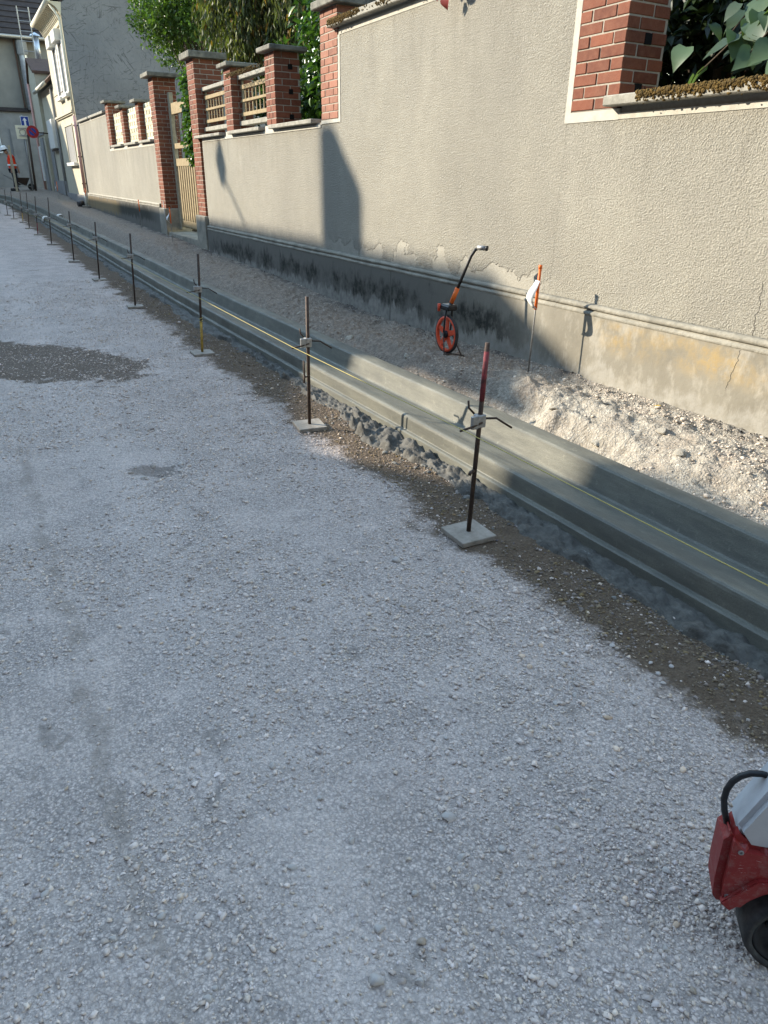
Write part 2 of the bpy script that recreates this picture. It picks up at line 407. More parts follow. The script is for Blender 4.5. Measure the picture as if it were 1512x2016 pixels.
def brickmat(name, a, b, d):
    k = N(name); p = k.pos(); r = k.n('ShaderNodeObjectInfo').outputs['Random']
    c = k.mix(k.ramp(r, [(.0, 0.0), (.75, 1.0), (1.0, .3)]), tuple(.72 * v for v in a), b)
    c = k.mix(k.ramp(k.noise(p, 2.5, 4, .6), [(.45, 0.0), (.7, .45)]), c, (.09, .055, .04))
    c = k.mix(k.ramp(k.noise(p, 22, 6, .65), [(.35, 0.0), (.75, .6)]), c, d)
    c = k.mix(k.ramp(k.noise(p, 160, 3, .6), [(.35, .35), (.5, 0.0)]), c, tuple(.55 * v for v in a))
    return k.out(c, .82, k.bump(k.noise(p, 110, 4, .65), .3, .004))
MT['brick'] = brickmat('red_brick', (.15, .043, .022), (.22, .068, .034), (.25, .105, .06))
MT['brick_pink'] = brickmat('pale_red_brick', (.28, .112, .068), (.345, .148, .093), (.37, .19, .13))
MT['brick_dark'] = simple('dark_facade_brick', (.09, .05, .04), (.15, .085, .065), 3, .9, .3, .006, 'pos', bsc=40)
MT['brick_yellow'] = brickmat('yellow_brick', (.60, .54, .36), (.70, .64, .45), (.72, .68, .52))
MT['wood'] = simple('weathered_wood', (.21, .155, .08), (.34, .265, .15), 14, .8, .3, .004, 'pos')
MT['wood_grey'] = simple('grey_wood', (.25, .22, .16), (.42, .37, .26), 14, .85, .3, .004, 'pos')
MT['iron'] = simple('rusty_iron', (.035, .028, .024), (.095, .06, .042), 60, .6, .3, .002, metal=.35)
MT['iron_red'] = simple('worn_red_paint', (.05, .03, .026), (.30, .045, .055), 45, .6, .3, .002, metal=.1)
MT['iron_yellow'] = simple('worn_yellow_paint', (.20, .13, .04), (.55, .36, .06), 30, .6, .3, .002)
MT['steel'] = simple('galvanised_steel', (.22, .22, .21), (.40, .39, .37), 40, .45, .2, .002, metal=.5)
MT['plate'] = simple('dusty_steel_plate', (.20, .175, .14), (.36, .325, .275), 18, .8, .3, .003, metal=.1)
MT['yellow_string'] = simple('yellow_string', (.40, .32, .09), (.50, .41, .14), 200, .8, .2, .001)
MT['orange'] = simple('orange_plastic', (.70, .13, .02), (.82, .19, .035), 20, .45, .1, .002)
MT['red_plastic'] = simple('red_orange_plastic', (.62, .075, .03), (.74, .11, .05), 20, .5, .1, .002)
MT['black'] = simple('black_plastic', (.012, .012, .013), (.03, .03, .03), 30, .45, .15, .002)
MT['hole_shade'] = simple('hollow_shade', (.004, .004, .004), (.008, .007, .006), 30, 1.0, .1, .002)  # black colour drawn in for the shade inside the pier holes
MT['rubber'] = simple('dusty_rubber', (.018, .018, .018), (.075, .072, .068), 25, .75, .3, .003)
MT['paper'] = simple('white_paper', (.68, .67, .64), (.8, .79, .76), 15, .8, .1, .002)
k = N('dusty_red_shell'); p = k.obj()
c = k.mix(k.ramp(k.noise(p, 9, 5, .65), [(.3, 0.0), (.7, 1.0)]), (.20, .014, .014), (.27, .03, .026))
c = k.mix(k.ramp(k.noise(p, 40, 5, .7), [(.5, 0.0), (.75, .5)]), c, (.28, .20, .17))
c = k.mix(k.ramp(k.noise(k.scale(p, (1, 1, 5)), 60, 3, .6, 1.5), [(.66, 0.0), (.70, .7)]), c, (.45, .36, .33))
MT['red_shell'] = k.out(c, .5, k.bump(k.noise(p, 160, 3, .6), .15, .002))
MT['grey_shell'] = simple('light_grey_shell', (.42, .42, .42), (.52, .52, .52), 12, .5, .15, .002)
# facades
MT['facade'] = simple('cream_render', (.40, .36, .26), (.49, .45, .34), 3, .9, .3, .006, 'pos', bsc=50)
MT['facade_grey'] = simple('grey_render', (.19, .188, .18), (.27, .265, .25), 2, .9, .3, .006, 'pos', bsc=50)
MT['facade_end'] = simple('old_grey_render', (.17, .16, .137), (.24, .225, .195), 1.2, .9, .3, .006, 'pos', bsc=40)
MT['white_paint'] = simple('white_paint', (.56, .54, .48), (.64, .62, .56), 6, .6, .1, .003, 'pos')
k = N('scratched_grey_render'); p = k.pos()
f1 = k.noise(p, .8, 5, .6)
c = k.mix(k.ramp(f1, [(.3, 0.0), (.7, 1.0)]), (.145, .147, .15), (.195, .195, .196))
for q, (ang, th) in enumerate(((.5, .605), (-.9, .61), (1.35, .62), (.05, .62))):
    mp = k.n('ShaderNodeMapping'); k.l(p, mp.inputs[0]); mp.inputs['Rotation'].default_value = (0, ang, 0); mp.inputs['Location'].default_value = (q * 3.3, 0, q * 1.7)
    n_ = k.noise(k.scale(mp.outputs[0], (1.4, .2, 13)), 1.5, 3, .55, 1.2)
    dn = k.noise(k.scale(p, (1, 1, 1)), .9 + .2 * q, 2, .5)
    c = k.mix(k.math('MULTIPLY', k.math('MULTIPLY', k.step(n_, th, th + .035), k.ramp(dn, [(.38, .15), (.55, 1.0)])), .7), c, (.06, .06, .06))
MT['gable'] = k.out(c, .92, k.bump(k.noise(p, 14, 5, .6), .4, .03))
MT['roof_dark'] = simple('dark_roof_tiles', (.022, .019, .02), (.05, .04, .038), 6, .8, .5, .02, 'pos', bsc=30)
MT['roof_red'] = simple('brown_roof_tiles', (.07, .042, .03), (.13, .075, .05), 6, .8, .5, .02, 'pos', bsc=30)
MT['zinc'] = simple('zinc', (.42, .45, .48), (.58, .61, .64), 8, .35, .1, .003, 'pos', metal=.7)
MT['gutter'] = simple('cream_gutter', (.50, .47, .37), (.62, .59, .48), 8, .55, .1, .003, 'pos')
MT['pink_pipe'] = simple('pink_pipe_paint', (.45, .24, .20), (.55, .32, .27), 10, .6, .1, .003, 'pos')
MT['glass'] = simple('dark_window_glass', (.02, .024, .028), (.04, .045, .05), 2, .08, 0, .001, 'pos')
MT['cloth_white'] = simple('white_cloth', (.66, .64, .59), (.78, .76, .70), 5, .9, .2, .004, 'pos')
MT['sign_blue'] = simple('sign_blue', (.006, .035, .22), (.01, .05, .27), 8, .4, .05, .001, 'pos')
MT['sign_white'] = simple('sign_white', (.72, .72, .70), (.8, .8, .78), 8, .4, .05, .001, 'pos')
MT['sign_red'] = simple('sign_red', (.28, .01, .014), (.34, .016, .02), 8, .4, .05, .001, 'pos')
MT['sign_back'] = simple('sign_back_cream', (.62, .58, .42), (.7, .66, .5), 8, .5, .05, .001, 'pos')
MT['skin'] = simple('skin', (.30, .17, .11), (.38, .22, .15), 20, .6, .1, .002)
MT['vest'] = simple('orange_vest', (.92, .045, .012), (.98, .07, .02), 12, .7, .1, .003)
MT['trousers'] = simple('navy_trousers', (.012, .013, .02), (.03, .032, .045), 20, .9, .2, .004)
MT['reflect'] = simple('reflective_tape', (.60, .60, .56), (.7, .7, .66), 30, .35, .05, .001)
MT['poster'] = simple('poster_print', (.08, .12, .17), (.38, .38, .33), 2.2, .5, .05, .001, 'pos')
def leafmat(name, a, b, rough=.45, sc=3, trans=.25):
    k = N(name); p = k.pos(); at = k.n('ShaderNodeAttribute', attribute_name='tint').outputs['Color']
    c = k.mix(k.ramp(k.noise(p, sc, 3, .6), [(.3, 0.0), (.7, 1.0)]), a, b)
    c = k.mix(1.0, c, at, 'MULTIPLY')
    k.out(c, rough)
    tr = k.n('ShaderNodeBsdfTranslucent'); k.l(k.mix(1.0, c, (1.5, 1.7, .6), 'MULTIPLY'), tr.inputs[0])
    ms = k.n('ShaderNodeMixShader'); ms.inputs[0].default_value = trans
    k.l(k.b.outputs[0], ms.inputs[1]); k.l(tr.outputs[0], ms.inputs[2])
    k.l(ms.outputs[0], k.t.nodes['Material Output'].inputs[0])
    return k.m
MT['leaf_bright'] = leafmat('bright_leaves', (.04, .085, .016), (.09, .145, .032))
MT['leaf_droop'] = leafmat('drooping_needles', (.05, .07, .024), (.12, .13, .05), .55)
MT['leaf_laurel'] = leafmat('laurel_leaves', (.035, .075, .018), (.07, .14, .03), .25)
MT['leaf_big'] = leafmat('broad_leaves', (.045, .078, .042), (.08, .12, .068), .45)
MT['leaf_shade'] = leafmat('shade_toned_leaves', (.014, .026, .010), (.03, .05, .018), .5, 3, .1)  # near-black leaf colour with the garden's deep shade put into it
MT['leaf_red'] = leafmat('red_vine_leaves', (.14, .018, .025), (.24, .05, .05), .5)
MT['leaf_yellow'] = leafmat('fallen_yellow_leaf', (.55, .35, .04), (.65, .45, .07), .6)
MT['bark'] = simple('bark', (.05, .038, .026), (.11, .085, .06), 14, .95, .6, .01, 'pos')

# ------------------------------------------------------------------ the ground
def road_h(Y):
    return np.interp(Y, [-5, 10, 14, 18.6, 24, 29.5, 31.5, 33, 35, 37, 40], [0, 0, .04, .08, .11, .16, .23, .33, .62, .9, .95])
def kerb_x(Y):                                  # front foot of the kerb
    return np.interp(Y, [-3, 30, 31.5, 33, 34.3, 35.2, 35.8], [2.36, 2.36, 2.25, 2.0, 1.5, .8, -.2])
def foot_h(Y):
    return np.interp(Y, [-3, 2, 4, 5, 6.7, 8.2, 9.3, 11.2, 13.3, 17, 22, 28, 33, 36, 40], [.26, .27, .28, .25, .22, .24, .28, .33, .36, .45, .52, .62, .82, .92, .95])
def road_z(X, Y):
    z = road_h(Y) + .010 * fbm(X * 1.1, Y * 1.1, 3) + .007 * fbm(X * 7, Y * 7, 3)
    # shallow wheel ruts and hollows
    z = z - .010 * np.exp(-((X - .25) / .16) ** 2) * (Y < 8) - .03 * np.exp(-(((X - .74) / .13) ** 2 + ((Y - 4.11) / .10) ** 2)) + .02 * fbm(X * 22, Y * 22, 2) * np.exp(-(((X - .74) / .17) ** 2 + ((Y - 4.11) / .14) ** 2))
    # loosened soil climbing against the kerb
    e = np.clip((X - 1.95) / .4, 0, 1)
    return z + e * (.016 * fbm(X * 12, Y * 12, 3) - .012)

def grid_mesh(name, xs, ys, zf, mat):
    Xg, Yg = np.meshgrid(xs, ys)
    V = np.stack([Xg.ravel(), Yg.ravel(), zf(Xg, Yg).ravel()], 1)
    nx, ny = len(xs), len(ys)
    i = np.arange(ny - 1)[:, None] * nx + np.arange(nx - 1)[None, :]
    F = np.stack([i, i + 1, i + nx + 1, i + nx], -1).reshape(-1, 4)
    return np_mesh(name, V, F, mat, True)

xs = np.concatenate([np.linspace(-16, -1, 40)[:-1], np.arange(-1, 2.50, .016)])
ys = np.concatenate([np.arange(-3, 0.2, .1), np.arange(.2, 5, .018), np.arange(5, 12, .035), np.arange(12, 46.1, .12)])
road = tag(link('road', grid_mesh('road', xs, ys, road_z, MT['road'])), kind='structure')

big = MB(); big.box(-300, 300, -300, 300, -1.2, -.35)
gr = tag(big.build('ground', MT['road']), kind='structure')

def verge_z(X, Y):
    kx = kerb_x(Y); k0 = kx + .47
    t = np.clip((X - k0) / (3.88 - 2.83), 0, 1.2)
    zk = road_h(Y) + np.interp(Y, [2.3, 2.8, 3.7, 4.3, 6, 30], [.215, .15, .13, .085, .10, .15])
    wdt = np.interp(Y, [2.2, 2.8, 3.9, 4.3, 5], [.4, .16, .16, .3, .33]); off = np.interp(Y, [2.2, 2.8, 3.9, 4.4], [0, .10, .13, .02]) + .10 * fbm(Y * 4, X * 0 + 2, 3) * (Y < 4.6)
    rise = np.clip((t - off) / wdt, 0, 1); rise = rise * rise * (3 - 2 * rise)
    zf = foot_h(Y)
    z = zk + (zf - zk) * (rise * .85 + .15 * t)
    hump = .05 * np.exp(-((X - 3.3) / .22) ** 2) * np.interp(Y, [1, 3, 4.2, 4.6, 40], [.3, 1.0, 1.0, .4, .7])
    rough = np.interp(Y, [1, 4, 8, 20, 40], [1.0, 1.2, .9, .8, .5])
    e = np.clip((3.9 - X) / .12, .25, 1)
    return z + hump + rough * e * (.055 * fbm(X * 5, Y * 3.5, 3) + .022 * np.abs(fbm(X * 9, Y * 7, 3)) * (Y < 4.5) + .030 * np.interp(Y, [4, 5], [.45, 1.0]) * fbm(X * 17, Y * 15, 3) + .014 * fbm(X * 45, Y * 45, 2)) * np.clip(t * 6 + .15, 0, 1)
xs = np.arange(-.6, 1, .012)
def verge_mesh():
    ys = np.concatenate([np.arange(-2.5, 1.2, .1), np.arange(1.2, 8, .014), np.arange(8, 16, .03), np.arange(16, 46, .1)])
    us = np.linspace(0, 1, 92)
    Yg = np.repeat(ys[:, None], len(us), 1)
    x0 = kerb_x(Yg) + .40; x1 = np.interp(Yg, [13.4, 13.7, 17.3, 17.6, 32, 33, 46], [3.93, 4.6, 4.6, 3.93, 4.0, 4.2, 4.2])
    Xg = x0 + (x1 - x0) * us[None, :]
    V = np.stack([Xg.ravel(), Yg.ravel(), verge_z(Xg, Yg).ravel()], 1)
    nx, ny = len(us), len(ys)
    i = np.arange(ny - 1)[:, None] * nx + np.arange(nx - 1)[None, :]
    return np_mesh('verge', V, np.stack([i, i + 1, i + nx + 1, i + nx], -1).reshape(-1, 4), MT['verge'], True)
tag(link('verge', verge_mesh()), kind='structure')

# ------------------------------------------------------------------ kerb and gutter, cast in one run
prof = [(-.012, -.12), (-.012, .040), (-.010, .050), (-.002, .056), (.014, .058), (.017, .062), (.020, .136), (.024, .148), (.033, .155), (.045, .157),
        (.28, .112), (.300, .109), (.310, .116), (.316, .130), (.336, .224), (.341, .238), (.350, .247), (.362, .250), (.458, .250), (.468, .247), (.474, .238), (.478, -.12)]
def sweep_kerb():
    ys = np.concatenate([np.arange(-2.5, 30, .25), np.arange(30, 33, .2), np.arange(33, 35.75, .08)])
    c = np.stack([kerb_x(ys), ys], 1)
    for _ in range(3):                      # ease the bend
        c[1:-1] = .25 * c[:-2] + .5 * c[1:-1] + .25 * c[2:]
    d = np.gradient(c, axis=0); d /= np.linalg.norm(d, axis=1)[:, None]
    nrm = np.stack([d[:, 1], -d[:, 0]], 1)
    V = []
    for i in range(len(c)):
        zb = float(road_h(c[i, 1])) + .002 * math.sin(c[i, 1] * 2.1)
        for j, (px, pz) in enumerate(prof):
            wob = .0015 * mnoise.noise((c[i, 1] * 3, j * .7, 0))
            V.append((c[i, 0] + nrm[i, 0] * (px + wob), c[i, 1] + nrm[i, 1] * (px + wob), zb + pz))
    n = len(prof)
    F = [(i * n + j, i * n + j + 1, (i + 1) * n + j + 1, (i + 1) * n + j) for i in range(len(c) - 1) for j in range(n - 1)]
    me = np_mesh('concrete_kerb', np.array(V), np.array(F), MT['kerb'], True)
    me.set_sharp_from_angle(angle=math.radians(16))
    return me
tag(link('concrete_kerb', sweep_kerb()), 'fresh grey concrete kerb with gutter running along the gravel road', 'kerb')
# ------------------------------------------------------------------ garden walls
def brick_mesh(lx, ly, lz, mat, cache={}):
    key = (round(lx, 3), round(ly, 3), round(lz, 3), mat.name)
    if key not in cache:
        b = MB(); b.cbox(-lx / 2, lx / 2, -ly / 2, ly / 2, -lz / 2, lz / 2, .0035)
        me = bpy.data.meshes.new('brick'); me.from_pydata(b.v, [], b.f); me.materials.append(mat)
        bm = bmesh.new(); bm.from_mesh(me); bmesh.ops.recalc_face_normals(bm, faces=bm.faces); bm.to_mesh(me); bm.free()
        cache[key] = me
    return cache[key]

def lay(parent, x0, x1, y0, y1, z0, z1, mat, jit=.0025):
    if x1 - x0 < .02 or y1 - y0 < .02: return
    o = origin_of(parent)
    link('brick', brick_mesh(x1 - x0, y1 - y0, z1 - z0, mat), parent,
         ((x0 + x1) / 2 - o.x + rnd.uniform(-jit, jit), (y0 + y1) / 2 - o.y + rnd.uniform(-jit, jit), (z0 + z1) / 2 - o.z + rnd.uniform(-.001, .001)),
         (0, 0, rnd.uniform(-.006, .006)))

def brick_pier(name, label, cat, x0, D, y0, y1, z0, z1, mat, cap=None, group=None, holes=(), pitch=.0733):
    t = thing(name, (x0 + D / 2, (y0 + y1) / 2, z0), label, cat, group)
    n = max(1, round((z1 - z0) / pitch)); p = (z1 - z0) / n; j = .010; g = .006
    MB().box(x0 + g, x0 + D - g, y0 + g, y1 - g, z0, z1).build('mortar_core', MT['mortar'], t)
    W = y1 - y0; h = .105
    for i in range(n):
        a = z0 + i * p + j / 2; b = z0 + (i + 1) * p - j / 2
        if i % 2 == 0:
            m_ = max(1, round(W / .225)); bw = (W + j) / m_
            for q in range(m_): lay(t, x0, x0 + h, y0 + q * bw, y0 + (q + 1) * bw - j, a, b, mat)
            xs_ = [x0 + h + j, min(x0 + h + j + .215, x0 + D), x0 + D]
        else:
            inner = W - 2 * h - 2 * j
            if inner > .05: lay(t, x0, x0 + h, y0 + h + j, y1 - h - j, a, b, mat)
            xs_ = [x0, min(x0 + .215, x0 + D), x0 + D]
        for ya, yb in ((y0, y0 + h), (y1 - h, y1)):
            if i % 2 and W < .25 and ya != y0: continue
            lay(t, xs_[0], xs_[1], ya, yb, a, b, mat)
            if xs_[2] - xs_[1] > .05: lay(t, xs_[1] + j, xs_[2], ya, yb, a, b, mat)
    if cap:
        over, th, c0 = cap
        MB().cbox(x0 - over, x0 + D + over, y0 - over, y1 + over, c0, c0 + th, .008).build('cap_stone', MT['cap'], t)
    for hx, hz in holes:                        # black blocks for the shade in square putlog holes, side towards the camera
        MB().box(hx - .03, hx + .03, y0 - .0045, y0 + .05, hz - .03, hz + .03).build('socket_shade', MT['hole_shade'], t)
    return t

T = .30                                          # wall thickness
def wall_profile(zm, foot):
    """plinth and moulding section (x, z)"""
    a = [(XW - .045, foot), (XW - .045, zm - .075), (XW - .050, zm - .070), (XW - .050, zm - .055), (XW - .026, zm - .040)]
    for q in range(7):
        th = -math.pi / 2 + math.pi * q / 6
        a.append((XW - .024 - .020 * math.cos(th), zm - .020 + .019 * math.sin(th)))
    a += [(XW + .01, zm + .006), (XW + .01, foot)]
    return a

wr = thing('garden_wall', (XW + .15, 5.0, .2), 'long beige roughcast garden wall with grey plinth right of the gate', 'wall')
MB().box(XW, XW + T, -3, 4.39, .1, 2.012).build('render_panel', MT['roughcast'], wr)
MB().box(XW, XW + T, 4.392, 8.128, .1, 3.03).build('render_panel', MT['roughcast'], wr)
MB().box(XW + .004, XW + T, 8.13, 13.60, .1, 2.166).build('render_panel', MT['roughcast'], wr)
def plinth_mesh(y0, y1, zm, parent):
    pr = wall_profile(zm, .0)
    ys_ = np.arange(y0, y1 + .01, .09); V = []; n = len(pr)
    for yy in ys_:
        for j, (px, pz) in enumerate(pr):
            wv = .004 * mnoise.noise((yy * 2.2, j * .35, 3.0)) + .003 * mnoise.noise((yy * 9, j * .9, 7.0))
            V.append((px + wv, yy, pz + .004 * mnoise.noise((yy * 1.3, 9.0, j * .1))))
    F = [(i * n + j, i * n + j + 1, (i + 1) * n + j + 1, (i + 1) * n + j) for i in range(len(ys_) - 1) for j in range(n - 1)]
    mp = MB(); mp.v = [tuple(v) for v in V]; low = [f for f in F if f[0] % n < 1]; top = [f for f in F if f[0] % n >= 1]
    a = MB(); a.v = list(mp.v); a.f = low; a.build('plinth', MT['plinth'], parent, True)
    b = MB(); b.v = list(mp.v); b.f = top; b.build('moulding', MT['mould'], parent, True)
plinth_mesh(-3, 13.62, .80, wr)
B = MT['band']
e = .005
MB().box(XW - e, XW + .02, -3, 3.90, 1.978, 2.014).build('mortar_band', B, wr)
MB().box(XW - e, XW + .02, 3.90, 4.417, 1.976, 2.040).build('mortar_band', B, wr)
MB().box(XW - e, XW + .02, 4.362, 4.417, 2.040, 3.03).build('mortar_band', B, wr)
MB().box(XW - e, XW + .02, 4.417, 8.10, 2.985, 3.032).build('mortar_band', B, wr)
MB().box(XW - e, XW + .02, 8.085, 8.135, 2.17, 2.985).build('mortar_band', B, wr)
MB().box(XW - e, XW + .02, 8.135, 8.60, 2.17, 2.205).build('mortar_band', B, wr)
MB().box(XW - e, XW + .02, 8.62, 13.55, 2.135, 2.168).build('mortar_band', B, wr)
for y0, y1 in ((9.95, 10.45), (11.75, 12.2)):
    MB().box(XW - e - .002, XW + .02, y0, y1, 2.14, 2.232).build('mortar_band', B, wr)
def slab(y0, y1, z0, z1, over, parent, mat='coping', back=.07):
    s_ = MB(); seg = max(1, int((y1 - y0) / 1.35)); L_ = (y1 - y0) / seg
    for q in range(seg):
        MB().cbox(XW - over + rnd.uniform(-.004, .004), XW + T + back, y0 + q * L_ + .002, y0 + (q + 1) * L_ - .002, z0 + rnd.uniform(-.002, .002), z1 + rnd.uniform(-.003, .003), .007).build('coping_slab', MT[mat], parent)
slab(-3, 3.985, 2.05, 2.115, .085, wr)
slab(4.44, 8.25, 3.055, 3.12, .085, wr)
for y0, y1 in ((12.335, 13.80), (10.53, 11.93), (8.74, 10.18)): slab(y0, y1, 2.186, 2.232, .075, wr)
# mortar beds under the copings
MB().box(XW + .012, XW + T, -3, 3.9, 2.012, 2.052).build('mortar_bed', MT['mortar'], wr)
MB().box(XW + .012, XW + T, 4.44, 8.12, 3.03, 3.057).build('mortar_bed', MT['mortar'], wr)
MB().box(XW + .014, XW + T, 8.62, 13.55, 2.166, 2.188).build('mortar_bed', MT['mortar'], wr)

FX = XW - .010
brick_pier('brick_pier', 'red brick pier beside the broad leaved plant, with dark square sockets in its side', 'brick pier', FX, .36, 3.922, 4.358, 2.042, 3.36, MT['brick'], (.06, .08, 3.36), holes=((4.09, 2.44), (4.06, 2.16)))
brick_pier('brick_pier', 'pale red brick pier between the high wall panel and the laurel hedge', 'brick pier', FX, .36, 8.135, 8.575, 2.206, 3.262, MT['brick_pink'], (.075, .075, 3.266))
brick_pier('brick_pier', 'brick pier with a concrete cap beside the laurel hedge', 'brick pier', FX, .36, 10.02, 10.36, 2.235, 3.065, MT['brick'], (.08, .055, 3.07), holes=((4.12, 2.9), (4.12, 2.62), (4.12, 2.33)))
brick_pier('brick_pier', 'narrow brick pier between the two wooden trellis panels', 'brick pier', FX, .36, 11.80, 12.13, 2.235, 3.065, MT['brick'], (.08, .055, 3.07))
gp1 = brick_pier('gate_pillar', 'tall brick gate pillar standing beside the trellis panels', 'gate pillar', FX, .47, 13.70, 14.14, .945, 3.38, MT['brick'], (.09, .095, 3.385))
MB().cbox(FX - .05, FX + .52, 13.62, 14.22, .1, .945, .012).build('base_block', MT['mould'], gp1)
gp2 = brick_pier('gate_pillar', 'tall brick gate pillar joined to the farther wall with yellow brickwork', 'gate pillar', FX, .45, 16.70, 17.11, .965, 3.385, MT['brick'], (.12, .075, 3.39))
MB().cbox(FX - .045, FX + .50, 16.63, 17.18, .1, .965, .012).build('base_block', MT['mould'], gp2)

# trellis panels
def trellis(y0, y1, label):
    t = thing('trellis_panel', (XW + .15, (y0 + y1) / 2, 2.3), label, 'trellis', 'wooden trellis panels between brick piers')
    x = XW + .15; W_ = MT['wood']
    MB().cbox(x - .06, x + .06, y0 - .02, y1 + .02, 2.30, 2.362, .006).build('concrete_rail', MT['coping'], t)
    MB().cbox(x - .06, x + .06, y0 - .02, y1 + .02, 2.90, 2.955, .006).build('concrete_rail', MT['coping'], t)
    for z0, z1 in ((2.425, 2.475), (2.61, 2.645), (2.775, 2.83)):
        MB().cbox(x - .03, x - .008, y0, y1, z0, z1, .003).build('rail', W_, t)
    MB().box(x - .008, x + .02, y1 - .035, y1, 2.362, 2.90).build('stile', MT['wood_grey'], t)
    MB().box(x - .008, x + .02, y0, y0 + .035, 2.362, 2.90).build('stile', MT['wood_grey'], t)
    n = int((y1 - y0) / .16)
    for q in range(1, n + 1):
        yy = y0 + (y1 - y0) * q / (n + 1)
        MB().cbox(x - .007, x + .008, yy - .012, yy + .012, 2.44, 2.82, .002).build('slat', W_, t)
trellis(10.40, 11.78, 'wooden trellis panel beside the pier with square sockets, under a mossy concrete rail')
trellis(12.16, 13.68, 'wooden trellis panel next to the tall gate pillar')

# farther wall
wl = thing('garden_wall', (XW + .15, 22, .4), 'beige roughcast garden wall between the gate and the cream house', 'wall')
MB().box(XW, XW + T, 17.12, 22.40, .2, 2.215).build('render_panel', MT['roughcast'], wl)
MB().box(XW, XW + T, 22.402, 27.42, .2, 3.062).build('render_panel', MT['roughcast'], wl)
plinth_mesh(17.14, 27.45, 1.04, wl)
MB().box(XW - .034, XW + .01, 17.2, 27.4, 1.003, 1.047).build('mortar_band', B, wl)
MB().box(XW - e, XW + .02, 17.2, 22.46, 2.176, 2.225).build('mortar_band', B, wl)
MB().box(XW - e, XW + .02, 22.46, 27.2, 3.025, 3.064).build('mortar_band', B, wl)
for y0, y1 in ((25.1, 27.2), (22.5, 24.95)): slab(y0, y1, 3.08, 3.14, .07, wl)
for y0, y1 in ((17.2, 18.42), (18.75, 20.1), (20.5, 21.9)): slab(y0, y1, 2.25, 2.30, .07, wl)
MB().box(XW + .012, XW + T, 22.5, 27.3, 3.06, 3.082).build('mortar_bed', MT['mortar'], wl)
MB().box(XW + .012, XW + T, 17.2, 22.3, 2.21, 2.252).build('mortar_bed', MT['mortar'], wl)
for (y0, y1, z1, txt) in ((18.31, 18.62, 3.05, 'short brick pier nearest the tall gate pillar, between yellow brick panels'),
                          (20.10, 20.42, 3.05, 'middle short brick pier between two yellow brick panels'),
                          (21.95, 22.34, 3.28, 'brick pier at the end of the high far wall panel')):
    brick_pier('brick_pier', txt, 'brick pier', FX, .36, y0, y1, 2.30, z1, MT['brick'], (.09, .06, z1 + .004), 'short brick piers on the far wall')
for y0, y1, txt in ((17.12, 18.30, 'yellow openwork brick panel next to the tall gate pillar'), (18.63, 20.09, 'yellow openwork brick panel between two short brick piers'), (20.43, 21.94, 'yellow openwork brick panel beside the high far wall')):
    t = thing('brick_screen', (XW + .15, (y0 + y1) / 2, 2.30), txt, 'brick screen', 'yellow openwork panels')
    n = 10; pz = .72 / n
    for i in range(n):
        a = 2.302 + i * pz
        if i % 2 == 0:
            lay(t, XW + .10, XW + .20, y0 + .002, y1 - .002, a + .002, a + pz - .002, MT['brick_yellow'])
        else:
            q = y0 + (.02 if i % 4 == 1 else .15)
            while q < y1 - .05:
                lay(t, XW + .10, XW + .20, q, min(q + .19, y1), a, a + pz, MT['brick_yellow']); q += .26

# gate between the pillars
ga = thing('garden_gate', (XW + .28, 15.4, .55), 'old wooden garden gate with boards below and iron scrollwork above', 'gate')
gx = XW + .26
MB().cbox(gx - .02, gx + .06, 14.20, 14.30, .55, 3.0, .006).build('gate_post', MT['wood_grey'], ga)
MB().cbox(gx - .02, gx + .06, 16.52, 16.66, .55, 3.12, .006).build('gate_post', MT['wood_grey'], ga)
for z0, z1 in ((2.72, 2.92), (1.78, 1.92), (2.1, 2.2), (.62, .74)):
    MB().cbox(gx - .012, gx + .045, 14.31, 16.51, z0, z1, .005).build('rail', MT['wood'], ga)
MB().box(gx + .034, gx + .044, 14.32, 16.5, .60, 1.80).build('gap_shade_sheet', MT['bark'], ga)  # dark sheet added to stand for shade between the boards
q = 14.32
while q < 16.4:
    MB().cbox(gx - .004, gx + .03, q, q + .10, .60, 1.80, .008).build('board', MT['wood'], ga); q += .165
for q in range(8):
    yy = 14.5 + q * .26
    MB().tube([(gx + .015, yy, 1.9), (gx + .015, yy, 2.73)], .009, 6).build('iron_bar', MT['iron'], ga)
for q in range(4):
    yy = 14.76 + q * .5
    MB().tube([(gx + .015, yy + .1 * math.cos(a_), 2.45 + .17 * math.sin(a_)) for a_ in [k_ * .35 for k_ in range(19)]], .008, 6, False).build('iron_scroll', MT['iron'], ga)
st_ = MB(); st_.cbox(XW - .02, XW + .5, 14.22, 16.63, .2, .50, .012)
tag(st_.build('door_step', MT['mould']), 'worn grey concrete step below the wooden garden gate', 'step')
# ------------------------------------------------------------------ cream house behind the far wall
def bld(name, loc, label, cat='house'): return thing(name, loc, label, cat)
hw = bld('cream_house', (6, 30, .6), 'cream two storey house with scratched grey gable and corner downpipe')
FXh = 3.89; Y0, Y1 = 27.62, 32.3
MB().box(FXh, 12.0, Y0 + .02, Y1, .2, 6.28).build('wall', MT['facade'], hw)
g = MB(); g.prism([(FXh + .012, .2), (12.0, .2), (12.0, 6.28), (7.95, 9.6), (FXh + .012, 6.28)], Y0, Y0 + .018, 'y'); g.build('gable_wall', MT['gable'], hw)
MB().prism([(FXh, 6.28), (12.0, 6.28), (7.95, 9.6)], Y0 + .03, Y1, 'y').build('gable_infill', MT['gable'], hw)
